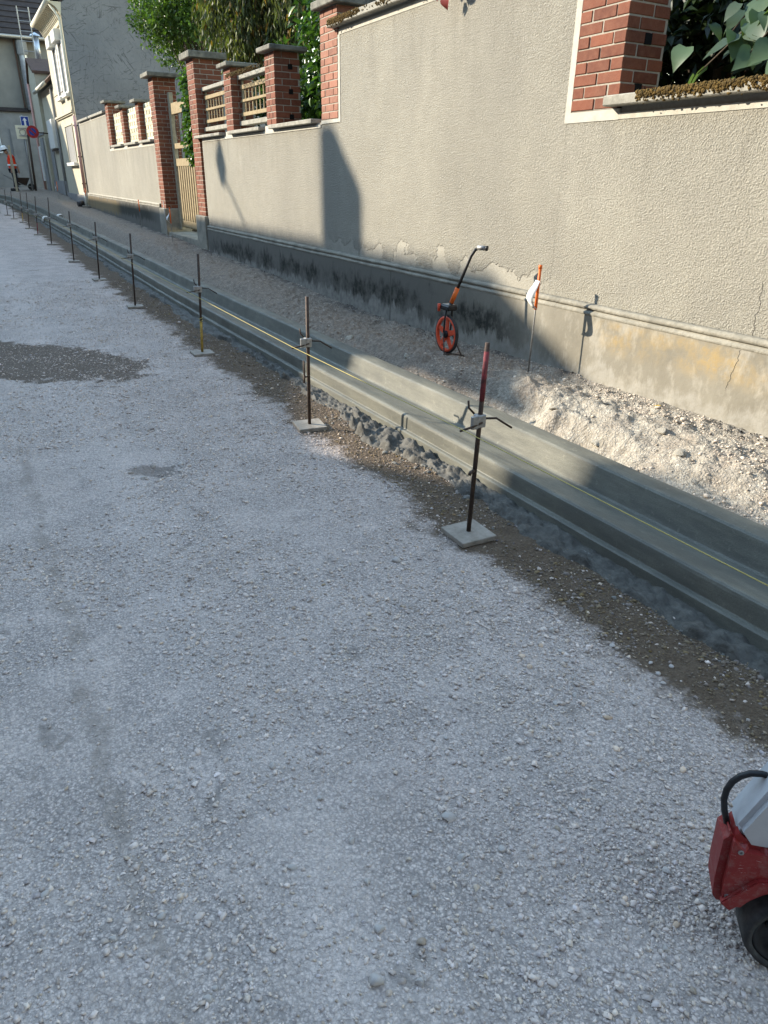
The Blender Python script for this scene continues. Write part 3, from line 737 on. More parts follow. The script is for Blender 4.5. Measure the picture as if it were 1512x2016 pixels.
# cornice, concave soffit and gutter
pr = [(FXh, 5.98), (FXh - .03, 6.02), (FXh - .06, 6.1), (FXh - .13, 6.2), (FXh - .24, 6.26), (FXh - .30, 6.28), (FXh - .30, 6.33), (FXh + .05, 6.33)]
MB().prism(pr, Y0 - .02, Y1 + .02, 'y').build('cornice', MT['facade'], hw)
for q in range(16):
    yy = Y0 + .12 + q * .295
    MB().prism([(p_[0] - .022, p_[1] - .012) for p_ in pr[:6]] + [(FXh, 6.26)], yy, yy + .09, 'y').build('corbel', MT['facade'], hw)
gt = MB(); gt.tube([(FXh - .33, Y0 - .1, 6.345), (FXh - .33, Y1 + .05, 6.345)], .075, 10); gt.build('gutter', MT['gutter'], hw, True)
MB().prism([(FXh - .40, 6.36), (7.95, 9.85), (12.3, 6.3), (12.3, 6.22), (7.95, 9.72), (FXh - .38, 6.335)], Y0 - .06, Y1 + .05, 'y').build('roof', MT['roof_red'], hw)
dp = MB(); dp.tube([(FXh - .30, Y0 + .06, 6.28), (FXh - .06, Y0 + .06, 5.95), (FXh - .05, Y0 + .06, 5.8), (FXh - .05, Y0 + .06, 3.35)], .032, 10); dp.build('downpipe', MT['gutter'], hw, True)
MB().box(FXh - .05, FXh + .05, Y0 + .18, Y1, 3.38, 3.42).build('string_course', MT['facade'], hw)
MB().box(FXh - .09, FXh + .05, Y0 + .18, Y1, 3.422, 3.48).build('string_course', MT['facade'], hw)
MB().box(FXh - .03, FXh + .05, Y0 + .16, Y0 + .42, .2, 3.375).build('quoin', MT['facade'], hw)
MB().box(FXh - .03, FXh + .05, Y0 + .16, Y0 + .42, 3.485, 5.97).build('quoin', MT['facade'], hw)
def house_window(parent, x, y0, y1, z0, z1, blind=True, frame='white_paint'):
    wd = MB(); wd.box(x - .008, x + .03, y0, y1, z0, z1); wo = wd.build('window', MT['glass'], parent)
    t_ = .07
    f_ = MB(); f_.box(x - .04, x + .02, y0 - t_, y0, z0 - t_, z1 + t_); f_.box(x - .04, x + .02, y1, y1 + t_, z0 - t_, z1 + t_); f_.box(x - .04, x + .02, y0, y1, z1, z1 + t_); f_.box(x - .04, x + .02, y0, y1, z0 - t_, z0)
    f_.box(x - .03, x + .0, (y0 + y1) / 2 - .03, (y0 + y1) / 2 + .03, z0, z1); f_.build('frame', MT[frame], wo)
    MB().cbox(x - .14, x + .02, y0 - .14, y1 + .14, z0 - .17, z0 - .075, .01).build('sill', MT['white_paint'], wo)
    return wo
for y0, y1 in ((28.25, 28.95), (29.75, 30.45)):
    wo = house_window(hw, FXh, y0, y1, 4.05, 5.5)
    MB().cbox(FXh - .22, FXh - .002, y0 - .1, y1 + .1, 5.40, 5.72, .02).build('blind_box', MT['white_paint'], wo)
    for ys_ in (y0 - .30, y1 + .02):
        MB().cbox(FXh - .055, FXh - .006, ys_ if ys_ > y1 else ys_, ys_ + .28, 4.0, 5.42, .006).build('shutter', MT['white_paint'], wo)
    MB().box(FXh - .05, FXh + .01, y0 - .25, y1 + .25, 5.80, 5.86).build('hood_mould', MT['facade'], wo)
    MB().tube([(FXh - .2, y0 - .1, 4.02), (FXh - .2, y1 + .1, 4.02)], .012, 6).build('bar', MT['iron'], wo)
lw_ = MB().box(FXh - .006, FXh + .03, 28.75, 30.5, 1.98, 3.1).build('window', MT['facade_grey'], hw)
MB().cbox(FXh - .14, FXh + .02, 28.65, 30.6, 1.86, 1.965, .01).build('sill', MT['white_paint'], lw_)
MB().box(FXh - .03, FXh + .02, 28.70, 28.748, 1.98, 3.14).build('frame', MT['facade'], lw_)
MB().box(FXh - .03, FXh + .02, 30.502, 30.55, 1.98, 3.14).build('frame', MT['facade'], lw_)
MB().box(FXh - .03, FXh + .02, 28.75, 30.5, 3.102, 3.14).build('frame', MT['facade'], lw_)
MB().box(FXh - .06, FXh + .02, Y0 + .1, Y1, .2, .95).build('base_course', MT['facade_grey'], hw)
pp = MB(); pp.tube([(XW - .09, 27.52, 3.30), (XW - .09, 27.52, 1.05)], .05, 10); t_ = thing('drain_pipe', (XW - .09, 27.52, .62), 'faded pink drain pipe where the far wall meets the house', 'drain pipe')
pp.build('pipe', MT['pink_pipe'], t_, True)
MB().tube([(XW - .09, 27.52, 1.05), (XW - .09, 27.52, .60)], .058, 10).build('iron_shoe', MT['gutter'], t_, True)
for z_ in (3.0, 2.1, 1.3): MB().box(XW - .15, XW - .02, 27.49, 27.55, z_, z_ + .04).build('clip', MT['iron'], t_)

# low house next to it
hs = bld('low_house', (6, 34.4, .8), 'low pale house with brown roof and big white shutter past the cream house')
MB().box(3.92, 9, 32.36, 36.6, .2, 4.62).build('wall', MT['facade'], hs)
MB().prism([(3.66, 4.66), (7.2, 7.9), (10.5, 4.66), (10.5, 4.58), (7.2, 7.78), (3.7, 4.58)], 32.35, 36.65, 'y').build('roof', MT['roof_red'], hs)
MB().prism([(3.92, 4.62), (9, 4.62), (7.2, 7.3)], 36.4, 36.58, 'y').build('gable', MT['facade_grey'], hs)
MB().tube([(3.66, 32.4, 4.62), (3.66, 36.6, 4.62)], .07, 8).build('gutter', MT['gutter'], hs, True)
sh_ = MB(); sh_.cbox(3.74, 3.915, 33.1, 34.7, 2.50, 3.50, .015); sh_.build('shutter', MT['white_paint'], hs)
MB().cbox(3.86, 3.915, 35.1, 36.1, .95, 2.95, .01).build('door', MT['facade_grey'], hs)
MB().box(3.80, 3.86, 33.0, 34.9, 2.42, 2.48).build('sill', MT['iron'], hs)
MB().tube([(3.86, 32.7, 4.5), (3.86, 32.7, .8)], .05, 8).build('downpipe', MT['facade_grey'], hs, True)
MB().box(3.85, 3.915, 32.5, 36.6, .2, 1.35).build('base_course', MT['facade_grey'], hs)

# narrow taller house
hn = bld('narrow_house', (5, 38.4, .9), 'narrow sunlit house front between the low house and the end building')
MB().prism([(36.7, .3), (39.3, .3), (39.3, 5.2), (38.5, 5.95), (36.7, 5.35)], 3.80, 8.5, 'x').build('wall', MT['facade'], hn)
MB().prism([(36.62, 5.42), (38.5, 6.06), (39.45, 5.2), (39.45, 5.1), (38.5, 5.96), (36.62, 5.33)], 3.72, 8.6, 'x').build('roof', MT['roof_red'], hn)
MB().tube([(3.73, 39.2, 5.15), (3.73, 39.2, .9)], .05, 8).build('downpipe', MT['pink_pipe'], hn, True)
MB().box(3.74, 3.80, 37.2, 38.3, .9, 3.0).build('door', MT['facade_grey'], hn)
MB().cbox(3.70, 3.80, 38.4, 39.1, 1.3, 2.7, .01).build('shutter', MT['white_paint'], hn)
MB().box(3.76, 3.80, 36.72, 39.28, 3.1, 3.2).build('string_course', MT['facade_grey'], hn)
# chimney pot and ladder on its roof
ld = thing('roof_ladder', (3.95, 38.9, 5.9), 'thin metal ladder standing on the narrow house roof', 'ladder')
for xx in (3.75, 4.2): MB().tube([(xx, 38.9, 6.1), (xx + .02, 38.9, 7.95)], .025, 6).build('rail', MT['steel'], ld)
for q in range(5): MB().tube([(3.75, 38.9, 6.35 + q * .36), (4.21, 38.9, 6.35 + q * .36)], .018, 6).build('rung', MT['steel'], ld)
cp = thing('flue_pipe', (4.35, 39.3, 6.0), 'small blue grey metal flue with cowl beside the roof ladder', 'flue')
MB().tube([(4.35, 39.3, 6.0), (4.35, 39.3, 6.95)], .13, 12).build('pipe', MT['zinc'], cp, True)
MB().lathe((4.35, 39.3, 6.98), (0, 0, 1), [(0, .22), (.05, .2), (.14, .02)], 14).build('cowl', MT['zinc'], cp)

# end building across the street
he = bld('end_building', (2, 47, .9), 'large grey building with dark tiled roof closing the street')
MB().box(-14, 9, 44, 52, .3, 7.55).build('wall', MT['facade_end'], he)
MB().box(-14, 9, 43.93, 43.998, .3, 4.35).build('shop_front', MT['facade_grey'], he)
MB().box(-14, 4.1, 43.80, 43.99, 4.36, 4.52).build('fascia', MT['roof_dark'], he)
rf = MB(); rf.prism([(43.55, 7.55), (48, 13.2), (52.4, 7.55), (52.4, 7.45), (48, 13.0), (43.55, 7.42)], -14.2, 9.2, 'x'); rfo = rf.build('roof', MT['roof_dark'], he)
sl_ = math.atan2(13.2 - 7.55, 48 - 43.55)
for i in range(22):
    a_ = i / 22; b_ = (i + 1) / 22
    yA, zA = 43.55 + 4.45 * a_, 7.55 + 5.65 * a_; yB, zB = 43.55 + 4.45 * b_, 7.55 + 5.65 * b_
    nrm = (-math.sin(sl_), math.cos(sl_))
    MB().prism([(yA + nrm[0] * .05, zA + nrm[1] * .05), (yB + nrm[0] * .012, zB + nrm[1] * .012), (yB, zB), (yA, zA)], -14.2, 9.2, 'x').build('tile_course', MT['roof_dark'], rfo)
MB().tube([(-14, 43.5, 7.47), (9, 43.5, 7.47)], .08, 8).build('gutter', MT['steel'], he, True)
DX_ = 4.17
dk = MB(); dk.tube([(DX_, 43.72, 7.3), (DX_, 43.72, 6.75), (DX_, 43.72, 4.45)], .19, 16); dk.build('flue_duct', MT['zinc'], he, True)
for q in range(15): MB().lathe((DX_, 43.72, 4.6 + q * .19), (0, 0, 1), [(0, .19), (.01, .2), (.02, .2), (.03, .19)], 16).build('duct_ring', MT['zinc'], he)
MB().lathe((DX_, 43.72, 6.75), (0, 0, 1), [(0, .23), (.06, .25), (.12, .25), (.6, .24)], 16).build('duct_sleeve', MT['facade_grey'], he)
MB().box(3.84, 3.90, 43.85, 43.99, 4.55, 7.4).build('downpipe', MT['roof_red'], he)
pw = MB(); pw.box(2.05, 2.45, 43.84, 43.90, 2.55, 4.25); po = tag(pw.build('poster_frame', MT['poster']), 'framed picture poster hung on the grey shop front', 'poster')
MB().box(2.45, 2.49, 43.82, 43.91, 2.5, 4.3).build('frame', MT['sign_white'], po)
MB().box(2.05, 2.45, 43.82, 43.91, 4.252, 4.3).build('frame', MT['sign_white'], po)
MB().box(2.05, 2.45, 43.82, 43.91, 2.5, 2.548).build('frame', MT['sign_white'], po)
MB().box(3.0, 3.55, 43.86, 43.92, .95, 3.6).build('door', MT['facade_grey'], he)
MB().box(3.62, 3.72, 43.80, 43.92, .95, 3.6).build('pilaster', MT['facade_end'], he)

# ------------------------------------------------------------------ houses across the road: out of view, they throw the shade
sx, sy = -.731, .683                       # towards the sun, flat
OX = -9.0                                  # their street front
UY = (-4 - OX) * .283 / .303; UZ = (-4 - OX) * .19 / .303
def up_(outline): return [(y_ + UY, z_ + UZ if z_ > 1 else z_) for y_, z_ in outline]
def skewed(outline, depth, roof, x0):
    v = [(x0, y_, z_) for y_, z_ in outline] + [(x0 + sx * depth, y_ + sy * depth, z_ + roof * depth) if z_ > 1 else (x0 + sx * depth, y_ + sy * depth, z_) for y_, z_ in outline]
    n = len(outline); a = MB()
    return a.add(v, [tuple(range(n)), tuple(range(n, 2 * n))] + [(i, (i + 1) % n, n + (i + 1) % n, n + i) for i in range(n)])
def occluder(name, label, outline, depth, roof):
    o_ = up_(outline)
    t = thing(name, (OX - .2, sum(p_[0] for p_ in o_) / len(o_), 0), label, 'house')
    skewed(o_, depth, roof, OX).build('wall', MT['brick_dark'], t)
    return t
hA = occluder('street_house', 'rendered house across the road from the measuring wheel, outside the picture', [(7.401 - UY, -.4), (8.86, -.4), (8.86, 4.58), (7.401 - UY, 4.58)], 4, .25)
hT = thing('street_house', (OX - .2, -3, 0), 'added unseen tall dark brick house across the road, blocking sky light beside the viewer', 'house')  # added out of view to keep sky light off wall and kerb
skewed([(-16, -.4), (7.4, -.4), (7.4, 12.5), (-16, 12.5)], 6, 0, OX).build('wall', MT['brick_dark'], hT)
for y_ in range(-14, 6, 3):
    for z_ in (1, 4.3, 7.6): MB().box(OX - .02, OX + .03, y_, y_ + 1.1, z_, z_ + 1.8).build('window', MT['glass'], hT)
hS = thing('street_house', (-3, -13, 0), 'added unseen dark house behind the viewer, blocking sky light from the street', 'house')  # added out of view; shuts off the sky behind the camera
MB().box(-9, 5, -16, -12, -.4, 10).build('wall', MT['brick_dark'], hS)
MB().prism([(-16.3, 9.9), (-11.7, 9.9), (-14, 12.5)], -9.2, 5.2, 'x').build('roof', MT['roof_dark'], hS)
for x_ in (-7, -4, -1, 2):
    for z_ in (1, 4.2, 7.2): MB().box(x_, x_ + 1.1, -12.02, -11.97, z_, z_ + 1.7).build('window', MT['glass'], hS)
hB = occluder('street_house', 'long house with a dormer across the road, opposite the garden gate', [(11.62, -.4), (36.9, -.4), (36.9, 5.85), (12.55, 5.85), (11.62, 5.30)], 6, .3)
skewed(up_([(12.55, 5.85), (10.1, 4.68), (10.1, 4.58), (11.62, 4.58), (11.64, 5.0), (12.55, 5.3)]), .06, 0, OX).build('canopy', MT['roof_red'], hB)
skewed(up_([(14.94, 5.7), (16.06, 5.7), (16.06, 7.12), (15.86, 7.16), (15.66, 7.08), (15.40, 6.82), (15.10, 6.56), (14.96, 6.40)]), .5, 0, OX - .01).build('dormer', MT['facade_end'], hB)
hC = occluder('street_house', 'tallest house across the road, opposite the low pale house', [(36.92, -.4), (50, -.4), (50, 8.2), (38.98, 8.2), (36.92, 5.87)], 6, .3)
yw = thing('yard_wall', (OX - .15, 10.2 + UY, 0), 'rendered yard wall between the houses across the road', 'wall')
skewed(up_([(8.861, -.4), (11.619, -.4), (11.619, 3.98), (10.2, 3.72), (9.3, 3.62), (8.861, 3.98)]), .3, 0, OX).build('wall', MT['facade_grey'], yw)
for (hh, wins) in ((hA, [(4.2 + 2.6 * q, zz) for q in range(2) for zz in (1.0, 4.4)]), (hB, [(13.5 + 3.3 * q, zz) for q in range(7) for zz in (1.0, 3.7, 6.3)]), (hC, [(40 + 3 * q, zz) for q in range(3) for zz in (1.5, 4.5, 7.5)])):
    for y_, z_ in wins: MB().box(OX - .02, OX + .03, y_ + UY, y_ + UY + 1.0, z_, z_ + 1.5).build('window', MT['glass'], hh)
# street lamp on a bracket
LY = 18.98 + UY; LZ = UZ
lp = thing('street_lamp', (OX + .1, LY, 5.9 + LZ), 'street lamp on a wall bracket across the road', 'lamp')
MB().tube([(OX, LY, 5.88 + LZ), (OX + 1.0, LY, 5.92 + LZ)], .03, 8).build('bracket', MT['iron'], lp)
MB().lathe((OX + 1.1, LY, 5.72 + LZ), (0, 0, 1), [(0, .03), (.06, .09), (.3, .19), (.42, .17), (.66, .05), (.72, .02)], 14).build('lantern', MT['zinc'], lp)
# ------------------------------------------------------------------ kerb stakes with string
def make_stake(Y, X, lean, H, clampz, paint=None, clamp=True, plate=True):
    zb = float(road_z(np.array([X]), np.array([Y]))[0])
    t = thing('kerb_stake', (X, Y, zb), None, 'stake', 'iron stakes along the kerb')
    top = (X + lean[0], Y + lean[1], zb + H)
    bot = (X, Y, zb + .012)
    def at(f): return Vector(bot).lerp(Vector(top), f)
    MB().tube([at(0), at(.5), at(1)], .0115, 10).build('rod', MT['iron'], t, True)
    if plate:
        a = rnd.uniform(-.12, .12); M_ = Matrix.Translation((X, Y, zb)) @ Matrix.Rotation(a, 4, 'Z') @ Matrix.Rotation(rnd.uniform(-.02, .02), 4, 'X')
        MB().cbox(-.1, .1, -.1, .1, .001, .028, .003, M_).build('base_plate', MT['plate'], t)
    for (f0, f1, mt) in paint or []:
        MB().tube([at(f0), at(f1)], .0125, 10).build('paint_coat', MT[mt], t, True)
    if clamp:
        f = clampz / H; c = at(f); ux = Vector((1, 0, 0))
        cl = MB(); cl.cbox(c.x - .024, c.x + .022, c.y - .022, c.y + .022, c.z - .03, c.z + .03, .004); ob = cl.build('clamp', MT['steel'], t)
        MB().cbox(c.x - .062, c.x - .025, c.y - .03, c.y - .012, c.z - .03, c.z + .032, .003).build('clamp_plate', MT['steel'], ob)
        MB().tube([c + Vector((.0, -.02, -.005)), c + Vector((-.06, -.03, -.014)), c + Vector((-.135, -.04, -.02))], .0055, 6).build('string_arm', MT['iron'], t, True)
        MB().tube([c + Vector((.02, -.01, .01)), c + Vector((.08, -.02, .005)), c + Vector((.105, -.03, -.012)), c + Vector((.155, -.045, -.045))], .0055, 6).build('handle', MT['iron'], t, True)
        MB().tube([c + Vector((-.01, .02, .02)), c + Vector((-.03, .05, .05)), c + Vector((-.035, .05, .085))], .005, 6).build('wing_screw', MT['iron'], t, True)
    return t, at
ST = [(2.53, 1.90, (.03, .0), .95, .59, [(.72, .96, 'iron_red')], 'iron stake with worn red paint on its upper end'),
      (4.46, 1.885, (.01, 0), .90, .597, None, 'iron stake with a side hook, standing in the sunlit patch'),
      (7.01, 1.84, (.045, 0), .94, .62, [(.02, .33, 'iron_yellow')], 'iron stake with yellow paint and a string tie on its lower half'),
      (10.08, 1.81, (.05, 0), .92, .64, None, 'iron stake next after the yellow painted stake'),
      (12.87, 1.80, (.06, 0), .89, .64, None, 'second iron stake after the yellow painted stake'),
      (15.62, 1.77, (.05, 0), .91, .66, None, 'third iron stake after the yellow painted stake'),
      (19.34, 1.76, (.09, 0), 1.02, .57, None, 'iron stake roughly opposite the tall gate pillars'),
      (22.36, 1.74, (.09, 0), .95, .5, [(.0, .3, 'iron_red')], 'iron stake with a rusty red lower end, beyond the garden gate'),
      (24.83, 1.73, (.09, 0), .98, .5, None, 'iron stake opposite the middle of the far wall'),
      (27.6, 1.77, (.07, 0), .9, .45, [(.0, .3, 'iron_yellow')], 'iron stake near the white kerb brackets with yellow lower end'),
      (29.4, 1.62, (.06, 0), .88, .45, None, 'far iron stake before the kerb bends'),
      (30.9, 1.52, (.05, 0), .85, .45, None, 'far iron stake where the kerb starts to bend'),
      (32.0, 1.25, (.05, 0), .8, .4, None, 'farthest iron stake by the bend of the kerb')]
arms = []
for i, (Y, X, ln, H, cz, pt, lab) in enumerate(ST):
    t, at = make_stake(Y, X, ln, H, cz, pt)
    t['label'] = lab
    c = at(cz / H)
    arms.append(c + Vector((-.13, -.04, -.012)))
    if i == 1:
        MB().tube([at(.41) + Vector((0, -.012, 0)), at(.41) + Vector((-.03, -.02, -.005)), at(.41) + Vector((-.04, -.02, .01)), at(.52) + Vector((-.042, -.02, .01))], .006, 6).build('side_hook', MT['iron'], t, True)
        MB().tube([at(.41) + Vector((-.04, -.02, .01)), at(.36) + Vector((-.042, -.02, .0))], .006, 6).build('side_hook', MT['iron'], t, True)
    if i == 0:
        MB().tube([at(.36), at(.36) + Vector((-.04, -.02, .0)), at(.36) + Vector((-.045, -.02, -.012))], .009, 6).build('side_hook', MT['iron'], t, True)
    if i == 2:
        MB().tube([at(.33) + Vector((.016 * math.cos(a_), .016 * math.sin(a_), .004 * a_ - .01)) for a_ in [q * .6 for q in range(22)]], .003, 5, False).build('string_tie', MT['yellow_string'], t)
s_ = MB(); s_.tube([(1.752, -2.0, .605), (1.752, .6, .60)] + [tuple(a) for a in arms[:9]], .0019, 6)
tag(s_.build('guide_string', MT['yellow_string']), 'yellow guide string stretched between the kerb stakes', 'string')

# ------------------------------------------------------------------ survey pins on the verge
def vz(X, Y): return float(verge_z(np.array([X]), np.array([Y]))[0])
def pin(X, Y, H, label, sleeve=(.62, .98), lean=(0, 0), paper=True, name='survey_pin', tee=False):
    zb = vz(X, Y) - .02
    t = thing(name, (X, Y, zb), label, 'survey pin', 'thin survey pins on the verge')
    P = lambda f: Vector((X + lean[0] * f, Y + lean[1] * f, zb + (H + .02) * f))
    MB().tube([P(0), P(1)], .006, 8).build('rod', MT['steel'], t, True)
    if sleeve: 
        MB().tube([P(sleeve[0]), P(sleeve[1])], .011, 8).build('orange_sleeve', MT['orange'], t, True)
        MB().tube([P(sleeve[1] - .01), P(min(1.01, sleeve[1] + .02))], .014, 8).build('sleeve_cap', MT['orange'], t, True)
    if paper:
        v = []; n = 8; c = P((sleeve[0] + sleeve[1]) / 2 - .02 if sleeve else .6)
        for q in range(n + 1):
            u = q / n
            for hz in (-1, 1):
                v.append((c.x - .012 - .055 * math.sin(u * math.pi) , c.y + .004 + .018 * math.sin(u * 5), c.z + .07 - .19 * u + hz * .002 + .0))
        vv = []
        for q in range(n + 1):
            u = q / n; bx = c.x - .008 - .055 * math.sin(u * math.pi * .95); bz = c.z + .075 - .20 * u
            for dy in (-.032, .032): vv.append((bx + .012 * math.sin(u * 7 + dy * 20), c.y + dy, bz))
        a = MB(); a.add(vv, [(2 * q, 2 * q + 1, 2 * q + 3, 2 * q + 2) for q in range(n)]); ob = a.build('paper_tag', MT['paper'], t, True)
        sm = ob.modifiers.new('thick', 'SOLIDIFY'); sm.thickness = .001
    if tee:
        MB().cbox(X - .1, X + .1, Y - .1, Y + .1, zb + .02, zb + .035, .002).build('base_plate', MT['plate'], t)
    return t
pin(3.585, 4.165, .79, 'orange topped survey pin with a paper tag, in the sun by the measuring wheel', (.62, .985), (.015, 0))
pin(3.60, 15.15, .62, 'orange topped survey pin with white tag in front of the garden gate', (.55, .98))
pin(3.72, 16.0, .72, 'iron survey stake with small base plate in front of the far gate pillar', None, (-.03, 0), False, tee=True)
pin(3.74, 18.7, .62, 'thin bare survey pin in front of the yellow brick panels', (.6, .98), (0, 0), False)
pin(3.72, 26.8, .6, 'red topped survey pin by the pink drain pipe', (.6, .98), (0, 0), False)
pin(3.35, 31.0, .62, 'far survey pin with a white tag in front of the cream house', (.5, .98))

# ------------------------------------------------------------------ measuring wheel
wx, wy = 3.40, 5.03; wz = vz(wx, wy) - .006; r = .159
mw = thing('measuring_wheel', (wx, wy, wz), 'orange surveyor measuring wheel with black handle parked beside the wall', 'measuring wheel')
c = Vector((wx, wy, wz + r + .005))
ty = MB(); ty.lathe(c, (1, 0, 0), [(-.012, r - .012), (-.012, r), (0, r + .004), (.012, r), (.012, r - .012), (-.012, r - .012)], 40); ob = ty.build('tyre', MT['rubber'], mw, True)
rm = MB(); rm.lathe(c, (1, 0, 0), [(-.011, r - .034), (-.013, r - .03), (-.0135, r - .0125), (.0135, r - .0125), (.013, r - .03), (.011, r - .034), (-.011, r - .034)], 40); ob = rm.build('rim', MT['red_plastic'], mw, True)
for q in range(5):
    a_ = math.radians(20 + 72 * q); d = Vector((0, math.cos(a_), math.sin(a_))); e_ = Vector((0, -math.sin(a_), math.cos(a_)))
    v = []
    for sx_ in (-.006, .006):
        for rr_, ww in ((.02, .026), (r - .03, .018)):
            for s2 in (-1, 1): v.append(c + Vector((sx_, 0, 0)) + d * rr_ + e_ * ww * s2)
    sp = MB(); sp.add(v, [(0, 1, 3, 2), (4, 6, 7, 5), (0, 2, 6, 4), (1, 5, 7, 3), (0, 4, 5, 1), (2, 3, 7, 6)]); sp.build('spoke', MT['red_plastic'], mw, bevel=.003)
hb = MB(); hb.lathe(c, (1, 0, 0), [(-.03, .016), (-.022, .03), (.022, .03), (.03, .016)], 18); hb.build('hub', MT['black'], mw, True)
T1 = c + Vector((0, .0, r + .055))
for s2 in (-1, 1):
    MB().tube([c + Vector((.032 * s2, 0, 0)), c + Vector((.036 * s2, -.012, r * .7)), T1 + Vector((.028 * s2, -.02, 0))], [.007, .007, .009], 8).build('fork', MT['black'], mw, True)
MB().cbox(T1.x - .045, T1.x + .05, T1.y - .075, T1.y + .06, T1.z - .015, T1.z + .028, .01).build('counter_box', MT['black'], mw)
MB().cbox(T1.x - .03, T1.x + .035, T1.y - .05, T1.y + .04, T1.z + .0285, T1.z + .033, .002).build('counter_window', MT['steel'], mw)
MB().tube([T1 + Vector((-.05, .06, .03)), T1 + Vector((-.05, .06, -.03))], .013, 8).build('reset_lever', MT['red_plastic'], mw, True)
H0 = T1 + Vector((0.0, -.03, .015)); H1 = H0 + Vector((.035, -.03, .13)); H2 = H0 + Vector((.125, -.085, .43))
MB().tube([H0 + Vector((-.004, .004, -.02)), H0 + Vector((.006, -.006, .03))], .016, 10).build('handle_socket', MT['black'], mw, True)
MB().tube([H0 + Vector((.006, -.006, .03)), H1 + Vector((.006, -.004, .02))], .019, 12).build('orange_sleeve', MT['orange'], mw, True)
MB().tube([H1, H0 + Vector((.10, -.068, .33)), H0 + Vector((.122, -.082, .40)), H0 + Vector((.145, -.10, .445)), H0 + Vector((.165, -.118, .462))], .0125, 10).build('handle_tube', MT['black'], mw, True)
g0 = H0 + Vector((.158, -.112, .464)); g1 = H0 + Vector((.195, -.175, .462))
MB().tube([g0, g1], .019, 10).build('grip', MT['steel'], mw, True)
MB().tube([g1, g1 + (g1 - g0) * .18], .0195, 10).build('grip_end', MT['black'], mw, True)
for s2, dy in ((-1, -.05), (1, -.16)):
    MB().tube([c + Vector((.034 * s2, 0, .03)), Vector((wx + .05 * s2, wy + dy, wz + .012)), Vector((wx + .065 * s2, wy + dy - .02, wz + .01))], .0055, 6).build('stand_leg', MT['iron'], mw, True)
MB().tube([Vector((wx - .05, wy - .05, wz + .012)), Vector((wx, wy - .09, wz + .016)), Vector((wx + .05, wy - .16, wz + .012))], .005, 6).build('stand_bar', MT['iron'], mw, True)

# ------------------------------------------------------------------ wheeled site machine, front right corner
mc = thing('site_machine', (1.3, .45, 0), 'dusty red and grey wheeled site machine with a black hose', 'machine')
d2 = Vector((-.75, .66, 0)).normalized(); n2 = Vector((-.66, -.75, 0)).normalized()
Cw = Vector((1.310, .446, .115)); rw = .115
def ml(s, z, t): return Vector((Cw.x, Cw.y, 0)) + d2 * s + n2 * t + Vector((0, 0, z))
def mprism(poly, t0, t1, taper=None):
    b = MB(); n = len(poly); v = [ml(s, z, t0) for s, z in poly] + [ml(s, z, t1) for s, z in (taper or poly)]
    return b.add(v, [tuple(range(n))[::-1], tuple(range(n, 2 * n))] + [(i, (i + 1) % n, n + (i + 1) % n, n + i) for i in range(n)])
arch = [((rw + .014) * math.cos(a_), rw + (rw + .014) * math.sin(a_)) for a_ in [math.radians(q) for q in range(20, 161, 14)]]
shell = [arch[0], (.168, .150), (.188, .178), (.194, .228), (.200, .365), (.184, .388), (.150, .352), (.120, .352), (-.02, .43), (-.10, .45), (-.34, .45), (-.40, .37), (-.40, .14), arch[-1]] + arch[1:-1][::-1]
back = [(s_ * .97 if s_ > 0 else s_, z_ + (.0 if z_ < .3 else -.02)) for s_, z_ in shell]
sh = mprism(back, -.085, .02, shell); sho_ = sh.build('red_shell', MT['red_shell'], mc, bevel=.016)
rib = [(.178, .185), (.12, .268), (.07, .278), (-.2, .278), (-.2, .256), (.065, .256), (.098, .242), (.155, .165)]
mprism(rib, .012, .030).build('shell_rib', MT['red_shell'], sho_, bevel=.003)
mprism([(.180, .375), (.15, .335), (.11, .335), (-.02, .42), (-.05, .85), (.03, .85), (.130, .52)], -.078, .006).build('grey_mast', MT['grey_shell'], mc, bevel=.012)
wh = MB(); wh.lathe(Cw + n2 * .0, tuple(n2), [(-.05, rw - .018), (-.05, rw - .006), (-.038, rw), (.022, rw), (.034, rw - .006), (.034, rw - .018), (-.05, rw - .018)], 44); who = wh.build('wheel', MT['rubber'], mc, True)
hb = MB(); hb.lathe(Cw, tuple(n2), [(-.03, .0), (-.03, rw - .0175), (.026, rw - .0175), (.028, rw - .026), (.014, rw - .034), (.010, .045), (.024, .038), (.030, .030), (.032, .0)], 36); hb.build('hub_cap', MT['black'], who, True)
for q in range(5):
    a_ = q * 2 * math.pi / 5 + .3
    u_ = Vector((0, 0, 1)); v_ = n2.cross(u_)
    p0 = Cw + n2 * .016 + (u_ * math.sin(a_) + v_ * math.cos(a_)) * .03; p1 = Cw + n2 * .018 + (u_ * math.sin(a_) + v_ * math.cos(a_)) * (rw - .042)
    MB().tube([p0, p1], .008, 6).build('hub_rib', MT['rubber'], who, True)
for s_, z_ in ((.165, .20), (.03, .30), (-.10, .30), (.165, .335)): MB().lathe(ml(s_, z_, .019), tuple(n2), [(0, .006), (.003, .006), (.003, .003), (.001, .003), (.001, 0)], 10).build('screw', MT['steel'], sho_)
MB().lathe(ml(0, rw, -.125), tuple(n2), [(-.03, .0), (-.03, rw - .008), (-.02, rw), (.02, rw), (.028, rw - .008), (.028, .0)], 32).build('wheel', MT['rubber'], mc, True)
for t_ in (-.0, -.07): MB().lathe(ml(-.32, .07, t_), tuple(n2), [(-.02, .0), (-.02, .07), (.02, .07), (.02, .0)], 20).build('caster', MT['rubber'], mc, True)
MB().tube([ml(.188, .36, -.03), ml(.198, .39, -.035), ml(.203, .415, -.04), ml(.202, .44, -.043), ml(.195, .462, -.045), ml(.183, .480, -.045), ml(.166, .492, -.045), ml(.146, .498, -.042), ml(.12, .495, -.04)], .0068, 14).build('hose', MT['black'], mc, True)
